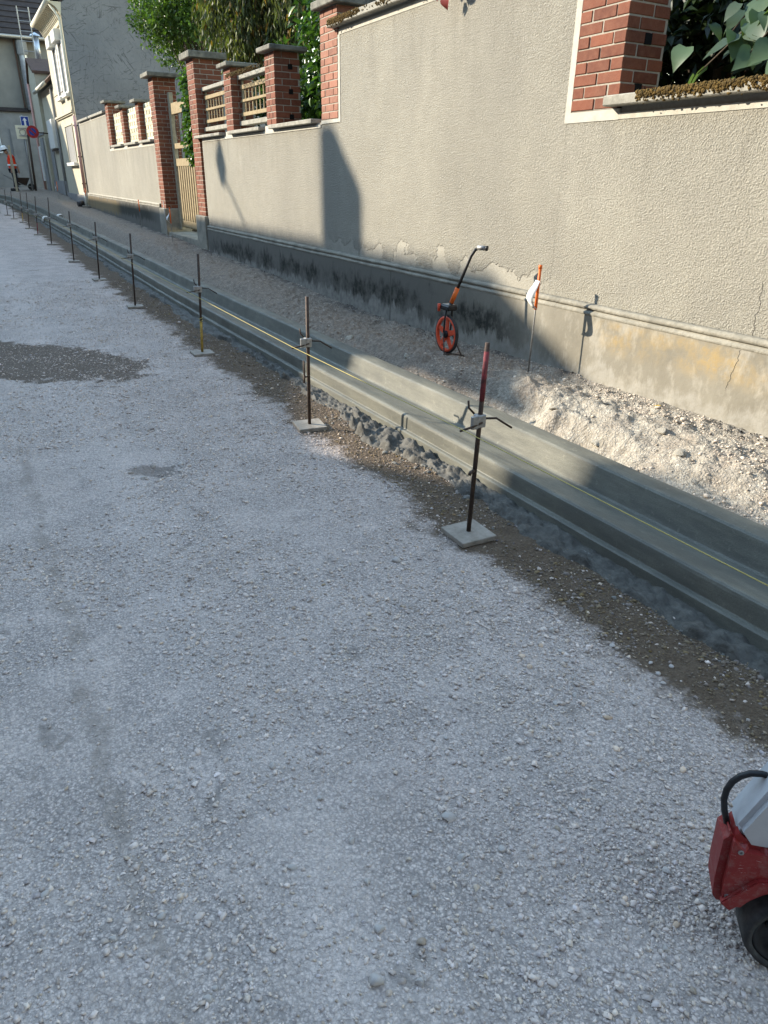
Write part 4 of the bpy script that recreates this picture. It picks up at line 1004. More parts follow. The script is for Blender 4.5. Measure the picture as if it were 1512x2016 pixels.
# ------------------------------------------------------------------ stones and gravel
def ico(sub):
    bm = bmesh.new(); bmesh.ops.create_icosphere(bm, subdivisions=sub, radius=1)
    V = np.array([v.co[:] for v in bm.verts]); F = np.array([[v.index for v in f.verts] for f in bm.faces]); bm.free(); return V, F
I1, IF1 = ico(1)          # 12 vertices, 20 faces
I2, IF2 = ico(2)          # 42 vertices, 80 faces
OC = np.array([(1, 0, 0), (-.5, .87, 0), (-.5, -.87, 0), (.45, .78, .8), (-.9, .0, .8), (.45, -.78, .8), (0, 0, -.6)], float)
OF = np.array([(0, 1, 3), (1, 4, 3), (1, 2, 4), (2, 5, 4), (2, 0, 5), (0, 3, 5), (3, 4, 5)])
def pebble_field(P, size, I=I1, IF=IF1, tint=None, flat=.62, sink=.25, jag=.22):
    n = len(P); k_ = len(I)
    V = np.repeat(I[None], n, 0) * (1 + rng.normal(0, jag, (n, k_, 1)).clip(-.4, .4))
    sc = np.stack([size * rng.uniform(.75, 1.35, n), size * rng.uniform(.6, 1.1, n), size * flat * rng.uniform(.6, 1.25, n)], 1)
    V = V * sc[:, None, :]
    tl = rng.normal(0, .25, n); c_, s_ = np.cos(tl)[:, None], np.sin(tl)[:, None]
    V = np.stack([V[..., 0], V[..., 1] * c_ - V[..., 2] * s_, V[..., 1] * s_ + V[..., 2] * c_], -1)
    a = rng.uniform(0, 6.283, n); c_, s_ = np.cos(a)[:, None], np.sin(a)[:, None]
    V = np.stack([V[..., 0] * c_ - V[..., 1] * s_, V[..., 0] * s_ + V[..., 1] * c_, V[..., 2]], -1)
    V += P[:, None, :]; V[..., 2] += (sc[:, 2] * (1 - 2 * sink) * .5)[:, None]
    F = (IF[None] + (np.arange(n) * k_)[:, None, None]).reshape(-1, 3)
    if tint is None:
        g_ = rng.normal(.47, .07, n).clip(.26, .68); wm = rng.normal(0, .012, n)
        br = rng.random(n) < .06
        tint = np.stack([g_ * 1.02 + wm + br * .05, g_ * .965 + wm * .3, g_ * .885 - wm * 1.4 - br * .05], 1)
    return V.reshape(-1, 3), F, np.repeat(tint, k_, 0)
def seen(P, margin=80):
    """keep points the lens can see (with a wide margin), so that gravel is not spent behind the viewer"""
    Rm = np.array(R_ROWS); q = (P - np.array([0, 0, 1.6])) @ Rm
    u = 1395 * q[:, 0] / q[:, 2] + 756; v = 1395 * q[:, 1] / q[:, 2] + 1008
    return (q[:, 2] > .2) & (u > -500) & (u < 2012) & (v > -300) & (v < 2500)
def scatter(n, x0, x1, y0, y1, zf, pw):
    Y = y0 * (y1 / y0) ** rng.random(n * 3) if pw == 'log' else rng.uniform(y0, y1, n * 3)
    X = rng.uniform(x0, x1, n * 3)
    P = np.stack([X, Y, zf(X, Y)], 1)
    return P[seen(P)][:n]
# dense small gravel
P = scatter(190000, -1.4, 2.32, .30, 13, road_z, 'log')
den = fbm(P[:, 0] * 1.6, P[:, 1] * 1.6, 3) + .5 * fbm(P[:, 0] * 6, P[:, 1] * 6, 2)
den = den + np.clip((P[:, 0] - .5) * .12, -.1, .15)
P = P[rng.random(len(P)) < np.clip(.55 + 1.5 * den, .08, 1) * np.clip(np.hypot(P[:, 0], P[:, 1]) / 2.4, .5, 1)]
dist = np.hypot(P[:, 0], P[:, 1])
size = np.exp(rng.normal(math.log(.0036), .5, len(P))).clip(.0016, .012) * np.clip(.8 + dist * .05, .85, 1.3)
dampm = np.clip((P[:, 0] - 1.80) / .12, 0, 1)
g_ = rng.normal(.50, .085, len(P)).clip(.24, .68) * (1 - .68 * dampm * (rng.random(len(P)) < .93))
wm = rng.normal(0, .012, len(P)) + dampm * .016
tint = np.stack([g_ * 1.12 + wm, g_ * .945 + wm * .2, g_ * .82 - wm * 1.4], 1)
V, F, tt_ = pebble_field(P, size, OC, OF, tint=tint, sink=.3, jag=.3)
tag(link('gravel', np_mesh('gravel', V, F, MT['pebble'], False, tt_)), 'grey gravel strewn over the road', 'gravel', kind='stuff')
# coarser pebbles
P = scatter(6500, -1.3, 2.25, .30, 14, road_z, 'log')
den = fbm(P[:, 0] * 1.6, P[:, 1] * 1.6, 3); P = P[rng.random(len(P)) < np.clip(.42 + 1.5 * den + .12 * (P[:, 0] - .6), .04, 1) * np.clip(np.hypot(P[:, 0], P[:, 1]) / 2.2, .35, 1)]
size = np.exp(rng.normal(math.log(.0062), .36, len(P))).clip(.0038, .015)
ng = len(P); g_ = rng.normal(.50, .06, ng) * (1 - .6 * np.clip((P[:, 0] - 1.80) / .12, 0, 1) * (rng.random(ng) < .8)); br = (rng.random(ng) < .06) * .06
V, F, tt_ = pebble_field(P, size, I2, IF2, np.stack([g_ * 1.12 + br, g_ * .945, g_ * .82 - br], 1), sink=.38, jag=.13)
tag(link('pebbles', np_mesh('pebbles', V, F, MT['pebble'], False, tt_)), 'larger rounded pebbles among the road gravel', 'gravel', kind='stuff')
# rubble on the verge
P = scatter(28000, 2.84, 3.90, 1.0, 16, verge_z, 'log')
P = P[~((P[:, 0] < 3.38) & (P[:, 1] > 2.55) & (P[:, 1] < 4.05) & (rng.random(len(P)) < .85))]
P = P[rng.random(len(P)) < np.clip(.45 + 1.3 * fbm(P[:, 0] * 3, P[:, 1] * 2, 3), .08, 1)]
size = np.exp(rng.normal(math.log(.0045), .42, len(P))).clip(.002, .017)
near = np.clip((5.2 - P[:, 1]) / 1.2, 0, 1); tarm = (P[:, 0] > 3.72) & (fbm(P[:, 0] * 2.5, P[:, 1] * 1.4, 2) > .0)
g_ = rng.normal(.34, .08, len(P)).clip(.1, .6) + near * .10
g_ = np.where(tarm & (rng.random(len(P)) < .8), .05, g_)
tint = np.stack([g_ * 1.08, g_ * .93, g_ * .76], 1)
V, F, tt_ = pebble_field(P, size, tint=tint, flat=.75, sink=.2, jag=.28)
tag(link('rubble', np_mesh('rubble', V, F, MT['pebble'], False, tt_)), 'broken rubble strewn on the verge below the wall', 'rubble', kind='stuff')
# spilled concrete along the kerb foot
def mush_mesh():
    ys = np.concatenate([np.arange(.2, 7, .014), np.arange(7, 22, .05), np.arange(22, 29.5, .15)]); us = np.linspace(0, 1, 34)
    Yg = np.repeat(ys[:, None], len(us), 1); wd = .15 + .13 * fbm(Yg * 1.1, Yg * 0 + 3, 3) + .06 * fbm(Yg * 7, Yg * 0 + 8, 3) + .17 * np.exp(-((Yg - 4.1) / .55) ** 2); Xg = 2.365 - wd.clip(.07, .46) * (1 - us[None]) 
    u = np.repeat(us[None], len(ys), 0)
    base = road_z(Xg, Yg)
    big_ = np.interp(Yg, [0, 2.6, 3.2, 4.6, 5.2, 30], [1.0, 1.0, 1.5, 1.5, .9, .7])
    h = big_ * (.010 * u + .075 * np.clip(fbm(Xg * 13, Yg * 11, 4) + .12, 0, 1) * (1 - u * .6) + .03 * np.abs(fbm(Xg * 36, Yg * 36, 3)) * (1 - u * .5))
    edge_ = np.clip(u / .12, 0, 1)
    V = np.stack([Xg.ravel(), Yg.ravel(), (base - .008 + (h + .008) * edge_).ravel()], 1)
    nx, ny = len(us), len(ys); i = np.arange(ny - 1)[:, None] * nx + np.arange(nx - 1)[None, :]
    return np_mesh('concrete_spill', V, np.stack([i, i + 1, i + nx + 1, i + nx], -1).reshape(-1, 4), MT['mush'], True)
tag(link('concrete_spill', mush_mesh()), 'lumpy wet concrete spilled along the foot of the kerb', 'concrete spill', kind='stuff')
n = 420
yy = np.where(rng.random(n) < .45, rng.normal(3.9, .45, n), .9 * (24 / .9) ** rng.random(n)); xx = 2.34 - np.abs(rng.normal(0, .10, n)) - .02
P = np.stack([xx, yy, road_z(xx, yy)], 1)
g_ = rng.normal(.15, .03, n).clip(.06, .3)
V, F, tt_ = pebble_field(P, np.exp(rng.normal(math.log(.007), .5, n)).clip(.003, .018), I2, IF2, np.stack([g_, g_ * .98, g_ * .88], 1), .7, .35, .3)
tag(link('concrete_crumbs', np_mesh('concrete_crumbs', V, F, MT['pebble'], False, tt_)), 'crumbs of fresh concrete by the kerb foot', 'concrete spill', kind='stuff')

# single stones one can pick out
def stone_mesh(seed, jag=.12, flat=.65):
    r_ = np.random.default_rng(seed); V = I2.copy()
    for _ in range(7):                              # flatten a few facets
        d = r_.normal(size=3); d /= np.linalg.norm(d); h_ = r_.uniform(.45, .85); s_ = V @ d
        V = V - np.clip(s_ - h_, 0, None)[:, None] * d * .95
    V = V * (1 + r_.normal(0, jag * .3, (len(V), 1))); V[:, 2] *= flat
    return V
SM = [np_mesh('stone', stone_mesh(50 + q), IF2, MT['stone'], False) for q in range(8)]
px_stones = [(.74 + .15 * math.cos(q * .8), 4.11 + .11 * math.sin(q * .8) + .03 * math.sin(q * 5), .011 + .005 * (q % 3)) for q in range(9)] + [(.475, .846, .022), (.56, .80, .017), (1.458, 2.475, .022), (.86, 1.14, .02), (.82, 1.02, .012), (1.59, 2.30, .022), (.93, .99, .013), (.66, .99, .012), (.54, .95, .014), (.62, 1.32, .014), (.5, 1.55, .013), (.42, 1.2, .011), (1.18, 1.0, .013), (1.72, 1.7, .018), (1.86, 1.52, .013)]
for q in range(96):
    yy_ = .5 * (6.5 / .5) ** rnd.random(); px_stones.append((rnd.uniform(-.35 + 0, 2.05), yy_, rnd.uniform(.007, .0125)))
for q, (x_, y_, s_) in enumerate(px_stones):
    z_ = float(road_z(np.array([x_]), np.array([y_]))[0])
    o_ = link('stone', SM[q % 8], None, (x_, y_, z_ + s_ * .22), (rnd.uniform(-.2, .2), rnd.uniform(-.2, .2), rnd.uniform(0, 6)), (s_ * rnd.uniform(.9, 1.3), s_ * rnd.uniform(.75, 1.0), s_))
    tag(o_, 'loose grey stone lying on the gravel road', 'stone', 'loose stones on the road')
RM = []
for q in range(4):
    V2, F2 = ico(3); r_ = np.random.default_rng(90 + q)
    for _ in range(12):
        d = r_.normal(size=3); d /= np.linalg.norm(d); h_ = r_.uniform(.4, .8); V2 = V2 - np.clip(V2 @ d - h_, 0, None)[:, None] * d * .93
    V2 = V2 * (1 + np.array([[.22 * mnoise.noise(Vector(v_) * 2.2 + Vector((q * 9, 0, 0))) + .12 * mnoise.noise(Vector(v_) * 6 + Vector((q * 9, 0, 0)))] for v_ in V2]))
    RM.append(np_mesh('rock', V2, F2, MT['chalk'], False))
for q, (x_, y_, sx_, sy_, sz_) in enumerate([(3.04, 2.86, .035, .05, .022), (3.10, 3.30, .03, .045, .02), (3.42, 3.2, .03, .035, .018), (3.55, 2.9, .03, .04, .02), (3.30, 2.62, .035, .045, .022), (3.12, 2.35, .04, .05, .03), (3.6, 3.55, .03, .03, .02), (3.1, 6.3, .05, .06, .03), (3.12, 5.2, .05, .06, .03), (3.15, 7.6, .05, .06, .03)]):
    o_ = link('rock', RM[q % 4], None, (x_, y_, vz(x_, y_) + sz_ * .05), (rnd.uniform(-.3, .3), rnd.uniform(-.3, .3), rnd.uniform(0, 6)), (sx_, sy_, sz_))
    tag(o_, 'rough chalky rock half buried in the verge behind the kerb', 'rock', 'rocks in the verge')

# ------------------------------------------------------------------ small things at the far end
for (x_, y_, txt) in ((2.42, 27.2, 'white cloth strip hung over the front of the far kerb'), (2.80, 26.6, 'white cloth strip hung over the back of the far kerb')):
    zb = float(road_h(y_)); v = []
    path = [(-.10, .05), (-.06, .17), (-.03, .20), (.06, .20), (.09, .17), (.12, .06)]
    if x_ > 2.6: path = [(a_ * .9, b_ + .09) for a_, b_ in path]
    for a_, b_ in path:
        for dy in (-.16, -.05, .06, .16): v.append((x_ + a_ + .012 * math.sin(dy * 30), y_ + dy, zb + b_ + .01 + .008 * math.cos(dy * 22)))
    a = MB(); a.add(v, [(i * 4 + j, i * 4 + j + 1, i * 4 + j + 5, i * 4 + j + 4) for i in range(5) for j in range(3)]); ob = a.build('cloth_strip', MT['cloth_white'], None, True)
    ob.modifiers.new('thick', 'SOLIDIFY').thickness = .006
    tag(ob, txt, 'cloth')
bk = thing('tar_bucket', (3.55, 27.3, .6), 'small black bucket lying by the foot of the pink drain pipe', 'bucket')
zb = vz(3.55, 27.3)
MB().lathe((3.5, 27.3, zb + .1), (1, .25, .05), [(0, .075), (.0, .08), (.19, .1), (.19, .092), (.01, .072), (0, .0)], 18).build('body', MT['black'], bk, True)
tag(MB().cbox(3.62, 3.86, 27.05, 27.35, zb + .0, zb + .06, .01).build('concrete_block', MT['mould']), 'flat grey concrete block at the foot of the pink drain pipe', 'block')

# signs
sp1 = thing('sign_post', (3.03, 36, .9), 'black sign post with a round red and blue no parking sign', 'road sign')
MB().tube([(3.03, 36, .80), (3.10, 36, 3.05)], .045, 10).build('post', MT['iron'], sp1, True)
sp3 = thing('sign_post', (2.92, 36.25, .9), 'grey sign post with blue one way arrow plate and a square cream sign back', 'road sign')
MB().tube([(2.92, 36.25, .80), (3.03, 36.25, 3.75)], .035, 10).build('post', MT['steel'], sp3, True)
def flat_sign(parent, nm, poly, y, mat, th=.012):
    a = MB(); a.prism(poly, y, y + th, 'y'); return a.build(nm, MT[mat], parent)
bo = flat_sign(sp3, 'arrow_plate', [(2.93, 3.34), (3.24, 3.34), (3.24, 3.72), (2.93, 3.72)], 36.16, 'sign_white')
flat_sign(bo, 'blue_field', [(2.945, 3.355), (3.225, 3.355), (3.225, 3.705), (2.945, 3.705)], 36.152, 'sign_blue', .006)
ax_, az_ = 3.085, 3.53
flat_sign(bo, 'white_arrow', [(ax_ - .035, az_ - .16), (ax_ + .035, az_ - .16), (ax_ + .035, az_ + .03), (ax_ + .085, az_ + .03), (ax_, az_ + .14), (ax_ - .085, az_ + .03), (ax_ - .035, az_ + .03)], 36.146, 'sign_white', .004)
def disc(r_, x, z, n_=28): return [(x + r_ * math.cos(2 * math.pi * q / n_), z + r_ * math.sin(2 * math.pi * q / n_)) for q in range(n_)]
bo = flat_sign(sp1, 'red_ring', disc(.235, 3.29, 3.15), 35.92, 'sign_red')
flat_sign(bo, 'blue_disc', disc(.135, 3.285, 3.15), 35.912, 'sign_blue', .006)
flat_sign(bo, 'red_slash', [(3.285 - .115, 3.15 + .07), (3.285 - .07, 3.15 + .115), (3.285 + .115, 3.15 - .07), (3.285 + .07, 3.15 - .115)], 35.906, 'sign_red', .004)
MB().tube([(3.29, 35.95, 3.15), (3.92, 35.95, 3.11)], .022, 8).build('wall_bracket', MT['iron'], sp1, True)
bo = MB(); bo.cbox(2.68, 3.16, 36.10, 36.115, 2.88, 3.38, .004); bo = bo.build('sign_back', MT['sign_back'], sp3, bevel=.004)
for z_ in (2.98, 3.26): MB().box(2.78, 3.08, 36.07, 36.1, z_, z_ + .035).build('bracket_rail', MT['steel'], bo)
MB().tube([(2.92 + .11 * math.cos(a_), 36.085, 3.13 + .11 * math.sin(a_)) for a_ in [q * .35 for q in range(19)]], .012, 6, False).build('clamp_ring', MT['steel'], bo)
# barrow and ranging pole by the worker
wb = thing('wheelbarrow', (2.6, 37.2, .93), 'dark wheelbarrow with pale handle behind the worker', 'wheelbarrow')
zb = .93
MB().add([(2.42, 37.0, zb + .22), (2.80, 37.0, zb + .22), (2.80, 37.4, zb + .22), (2.42, 37.4, zb + .22), (2.34, 36.92, zb + .5), (2.95, 36.92, zb + .5), (2.95, 37.48, zb + .5), (2.34, 37.48, zb + .5)], [(0, 1, 2, 3), (0, 1, 5, 4), (1, 2, 6, 5), (2, 3, 7, 6), (3, 0, 4, 7)]).build('tray', MT['iron'], wb)
MB().lathe((2.98, 37.2, zb + .14), (0, 1, 0), [(-.04, .0), (-.04, .14), (.04, .14), (.04, 0)], 18).build('wheel', MT['rubber'], wb)
for dy in (-.22, .22): MB().tube([(2.98, 37.2 + dy * .3, zb + .14), (2.6, 37.2 + dy, zb + .24), (1.95, 37.2 + dy, zb + .62)], .018, 6).build('handle', MT['steel'], wb)
for dy in (-.2, .2): MB().tube([(2.42, 37.2 + dy, zb + .24), (2.36, 37.2 + dy, zb - .02)], .016, 6).build('leg', MT['iron'], wb)
pl = MB(); pl.cbox(2.235, 2.32, 35.5, 35.56, float(road_h(35.5)) + .1, 2.62, .006)
tag(pl.build('timber_batten', MT['wood_grey']), 'upright grey timber batten in front of the worker', 'batten')

# ------------------------------------------------------------------ worker in orange vest, stooping
def skin_body(name, verts, edges, radii, mat, parent):
    o = origin_of(parent)
    me = bpy.data.meshes.new(name); me.from_pydata([Vector(v) - o for v in verts], edges, []); me.materials.append(mat)
    ob = bpy.data.objects.new(name, me); COL.objects.link(ob); ob.parent = parent
    sk = ob.modifiers.new('skin', 'SKIN'); sk.use_smooth_shade = True
    for i, r_ in enumerate(radii):
        me.skin_vertices[0].data[i].radius = (r_, r_) if not isinstance(r_, tuple) else r_
    me.skin_vertices[0].data[0].use_root = True
    ss = ob.modifiers.new('sub', 'SUBSURF'); ss.levels = 1; ss.render_levels = 1
    return ob
wkx, wky, wkz = 2.30, 36.0, float(verge_z(np.array([2.30]), np.array([36.0]))[0])
wk = thing('person', (wkx, wky, wkz), 'stooping worker in orange vest, dark trousers and white helmet', 'person')
def wp(x, y, z): return (wkx + x, wky + y, wkz + z)
V = [wp(0, 0, .86), wp(-.01, 0, 1.02), wp(.0, 0, 1.2), wp(-.03, 0, 1.33), wp(-.10, -.01, 1.40), wp(-.15, -.02, 1.46), wp(-.19, -.03, 1.53)]
Ed = [(0, 1), (1, 2), (2, 3), (3, 4), (4, 5), (5, 6)]
Rr = [(.14, .11), (.13, .10), (.15, .11), (.16, .1), .055, .085, .075]
def chain(start, pts):
    prev = start
    for p_, r_ in pts:
        V.append(p_); Rr.append(r_); Ed.append((prev, len(V) - 1)); prev = len(V) - 1
    return prev
for s2 in (-1, 1):
    chain(0, [(wp(.02 * s2, .09 * s2, .78), .09), (wp(.03 + .02 * s2, .10 * s2, .46), .062), (wp(.0 + .04 * s2, .10 * s2, .1), .045), (wp(-.10 + .04 * s2, .10 * s2, .04), .04), (wp(-.19 + .04 * s2, .10 * s2, .035), .03)])
    if s2 > 0: a0 = [(wp(.04, .19, 1.31), .058), (wp(.15, .22, 1.04), .045), (wp(.22, .16, .80), .034)]
    else: a0 = [(wp(-.02, -.19, 1.32), .058), (wp(-.03, -.24, 1.05), .045), (wp(-.06, -.2, .82), .034)]
    wri = chain(3, a0); hx, hy, hz = a0[-1][0]
    pal = chain(wri, [((hx + .0, hy, hz - .06), .034)])
    for f_ in range(4): chain(pal, [((hx - .025 + .017 * f_, hy - .01, hz - .115 + .006 * abs(f_ - 1)), .009), ((hx - .028 + .017 * f_, hy - .03, hz - .145 + .008 * abs(f_ - 1)), .008)])
    chain(pal, [((hx - .04, hy - .02, hz - .07), .010), ((hx - .055, hy - .035, hz - .10), .009)])
skin_body('body', V, Ed, Rr, MT['skin'], wk)
# clothing: trousers, vest, bands, boots, helmet, hair
tr = [wp(0, 0, .88)]; te = []; trr = [(.16, .13)]
for s2 in (-1, 1):
    b0 = len(tr)
    tr += [wp(.02 * s2, .09 * s2, .76), wp(.03 + .02 * s2, .10 * s2, .46), wp(.04 * s2, .10 * s2, .12)]; trr += [.108, .082, .068]; te += [(0, b0), (b0, b0 + 1), (b0 + 1, b0 + 2)]
skin_body('trousers', tr, te, trr, MT['trousers'], wk)
vt = [wp(0, 0, .80), wp(0, 0, .95), wp(-.01, 0, 1.08), wp(.0, 0, 1.24), wp(-.03, 0, 1.36), wp(.02, .19, 1.32), wp(.10, .22, 1.12), wp(-.02, -.19, 1.33), wp(-.03, -.24, 1.12)]
skin_body('vest', vt, [(0, 1), (1, 2), (2, 3), (3, 4), (4, 5), (5, 6), (4, 7), (7, 8)], [(.17, .15), (.165, .14), (.16, .13), (.175, .13), (.15, .11), .078, .068, .078, .068], MT['vest'], wk)
MB().lathe(wp(0, 0, .98), (0, 0, 1), [(-.03, .185), (.03, .183), (.03, .178), (-.03, .178), (-.03, .185)], 20).build('reflective_band', MT['reflect'], wk, True)
MB().box(wkx - .03, wkx + .02, wky - .17, wky - .14, wkz + 1.05, wkz + 1.33).build('reflective_band', MT['reflect'], wk)
for s2 in (-1, 1): MB().cbox(wkx - .2 + .04 * s2, wkx + .06 + .04 * s2, wky + .10 * s2 - .05, wky + .10 * s2 + .05, wkz, wkz + .11, .025).build('boot', MT['black'], wk)
hc = Vector(wp(-.205, -.03, 1.565)); hx_ = Vector((-.25, -.05, 1)).normalized()
MB().lathe(hc, tuple(hx_), [(-.01, .16), (.0, .13), (.02, .128), (.07, .12), (.115, .085), (.135, .0)], 20).build('helmet', MT['sign_white'], wk, True)
MB().lathe(hc, tuple(hx_), [(-.07, .05), (-.06, .1), (-.005, .112), (.01, .1)], 16).build('hair', MT['black'], wk, True)
MB().lathe(hc + Vector((-.095, -.02, -.085)), (-1, 0, -.4), [(0, .022), (.03, .004)], 8).build('nose', MT['skin'], wk, True)

# ------------------------------------------------------------------ foliage
def leaf_cloud(P, D, L, Wd, tint, droop=0, fold=.18):
    """P positions, D leaf directions (unit), L lengths; 6-vertex folded leaves, 4 triangles each"""
    n = len(P)
    up = np.stack([rng.normal(0, .6, n), rng.normal(0, .6, n), np.ones(n)], 1)
    Sd = np.cross(D, up); Sd /= np.linalg.norm(Sd, axis=1)[:, None] + 1e-9
    Nn = np.cross(Sd, D)
    L = L[:, None]; Wd_ = Wd if np.isscalar(Wd) else Wd[:, None]
    v0 = P; v1 = P + D * L * .42 - Sd * L * Wd_ + Nn * L * fold; v2 = P + D * L * .5 - Nn * L * .02; v3 = P + D * L * .42 + Sd * L * Wd_ + Nn * L * fold
    v4 = P + D * L * (1 - droop * .1) - Nn * L * droop
    V = np.stack([v0, v1, v2, v3, v4], 1).reshape(-1, 3)
    b = np.arange(n)[:, None] * 5
    F = np.concatenate([b + np.array([[0, 2, 1]]), b + np.array([[0, 3, 2]]), b + np.array([[1, 2, 4]]), b + np.array([[2, 3, 4]])], 0)
    return V, F, np.repeat(tint, 5, 0)
def unit(a): return a / (np.linalg.norm(a, axis=1)[:, None] + 1e-9)
def tints(n, lo=.5, hi=1.5, warm=.0):
    g_ = rng.uniform(lo, hi, n); y_ = (rng.random(n) < warm)[:, None]
    t = np.stack([g_, g_, g_], 1); return np.where(y_, t * np.array([[2.6, 1.3, .8]]), t)
def clumps(centers, rad, per, squash=.8):
    C = np.repeat(np.array(centers), per, 0); R_ = np.repeat(np.array(rad), per)[:, None]
    d = unit(rng.normal(size=C.shape)); rr_ = rng.random((len(C), 1)) ** .45
    o = d * rr_ * R_; o[:, 2] *= squash
    return C + o, d
def branchy_tree(name, base, top, crown_c, crown_r, nclump, per, leafL, leafW, mat, label, group=None, droop=.1, hang=0.0, warm=0, rad=(.25, .5), squash=.8, cat='tree', lo=.5, hi=1.5):
    t = thing(name, base, label, cat, group)
    tk = MB(); b_ = Vector(base); tp = Vector(top)
    tk.tube([b_, b_.lerp(tp, .35) + Vector((.05, .03, 0)), b_.lerp(tp, .7) + Vector((-.04, .05, 0)), tp], [.09, .075, .05, .02], 9); 
    C = []
    for q in range(nclump):
        d = unit(rng.normal(size=(1, 3)))[0]; rr_ = rng.random() ** .4
        C.append(np.array(crown_c) + d * rr_ * np.array(crown_r))
    for c_ in C[::3]:
        s_ = b_.lerp(tp, rnd.uniform(.4, .95)); e_ = Vector(c_); m_ = s_.lerp(e_, .5) + Vector((0, 0, .1))
        tk.tube([s_, m_, e_], [.025, .016, .006], 5)
    tk.build('trunk', MT['bark'], t, True)
    P, d = clumps(C, rng.uniform(rad[0], rad[1], nclump), per, squash)
    n = len(P)
    D = unit(d * .7 + rng.normal(0, .6, (n, 3)) + np.array([[0, 0, -hang]]))
    V, F, tt_ = leaf_cloud(P, D, leafL * rng.uniform(.6, 1.25, n), leafW, tints(n, lo, hi, warm), droop)
    o = origin_of(t)
    ob = link('crown', np_mesh('crown', V - np.array([o.x, o.y, o.z]), F, MT[mat], False, tt_), t)
    return t
branchy_tree('garden_tree', (5.9, 19.8, .3), (5.9, 19.8, 5.4), (5.75, 20.6, 5.35), (1.0, 2.9, 1.1), 90, 230, .10, .28, 'leaf_bright', 'bright green leafy tree in front of the grey gable', rad=(.28, .55), lo=.45, hi=1.5)
branchy_tree('weeping_tree', (5.6, 14.6, .3), (5.6, 14.6, 5.6), (5.35, 14.2, 4.55), (.9, 1.9, 1.35), 75, 210, .15, .13, 'leaf_droop', 'drooping olive green conifer above the trellis panels', hang=2.6, warm=.05, rad=(.25, .5), squash=1.5, lo=.45, hi=1.4)
branchy_tree('laurel_hedge', (4.75, 9.6, .3), (4.75, 9.6, 3.6), (4.72, 9.55, 2.9), (.32, .95, 1.3), 46, 120, .13, .24, 'leaf_laurel', 'glossy laurel hedge between the brick piers', rad=(.22, .4), cat='hedge', hang=.3, lo=.5, hi=1.5)
branchy_tree('garden_shrub', (5.1, 12.1, .3), (5.1, 12.1, 3.0), (5.1, 12.2, 2.5), (.4, 1.4, 1.0), 34, 110, .12, .25, 'leaf_laurel', 'dark green shrub seen through the trellis slats', rad=(.25, .42), cat='shrub', lo=.3, hi=.9)
branchy_tree('garden_shrub', (5.5, 4.4, .3), (5.5, 4.4, 3.6), (5.45, 4.2, 2.75), (.55, 1.6, 1.2), 70, 150, .12, .3, 'leaf_shade', 'dark dense shrub behind the broad leaved plant', rad=(.3, .5), cat='shrub', lo=.4, hi=1.2, warm=.04)
branchy_tree('garden_shrub', (5.2, 7.0, .3), (5.2, 7.0, 3.9), (5.0, 6.8, 3.35), (.45, 1.6, .7), 40, 130, .12, .3, 'leaf_shade', 'dark shrub rising behind the mossy high coping', rad=(.3, .45), cat='shrub', lo=.4, hi=1.2)
branchy_tree('garden_tree', (6.6, .4, .3), (6.6, .4, 6.0), (6.5, .4, 4.6), (1.6, 2.0, 1.9), 60, 110, .22, .32, 'leaf_shade', 'added unseen dark tree beyond the low wall, blocking sky light from the brick pier', rad=(.5, .8), lo=.5, hi=1.2)  # added out of view; its crown darkens the near pier's side
branchy_tree('garden_shrub', (6.4, 5.0, .3), (6.4, 5.0, 3.6), (6.3, 4.6, 2.8), (.5, 2.2, 1.4), 60, 130, .16, .32, 'leaf_shade', 'second dark shrub farther behind the broad leaved plant', rad=(.35, .55), cat='shrub', lo=.4, hi=1.1)
# ivy on the gate
C = [(XW + .18, 14.40 + .30 * rnd.random() + .10 * math.sin(q), 1.92 + (q % 22) * .06) for q in range(44)]
t = thing('ivy', (XW + .2, 14.4, .6), 'glossy green ivy climbing the gate beside the brick pillar', 'ivy')
P, d = clumps(C, [.2] * 44, 45, 1.0); P[:, 0] = np.minimum(P[:, 0], XW + .26)
n = len(P); D = unit(d * .5 + np.array([[-.5, 0, -.7]]) + rng.normal(0, .4, (n, 3)))
V, F, tt_ = leaf_cloud(P, D, rng.uniform(.05, .1, n), .42, tints(n)); o = origin_of(t)
link('leaves', np_mesh('ivy', V - np.array([o.x, o.y, o.z]), F, MT['leaf_laurel'], False, tt_), t)
MB().tube([(XW + .27, 14.38, .55), (XW + .26, 14.42, 1.5), (XW + .25, 14.36, 2.3), (XW + .24, 14.45, 3.2)], .015, 6).build('stem', MT['bark'], t, True)
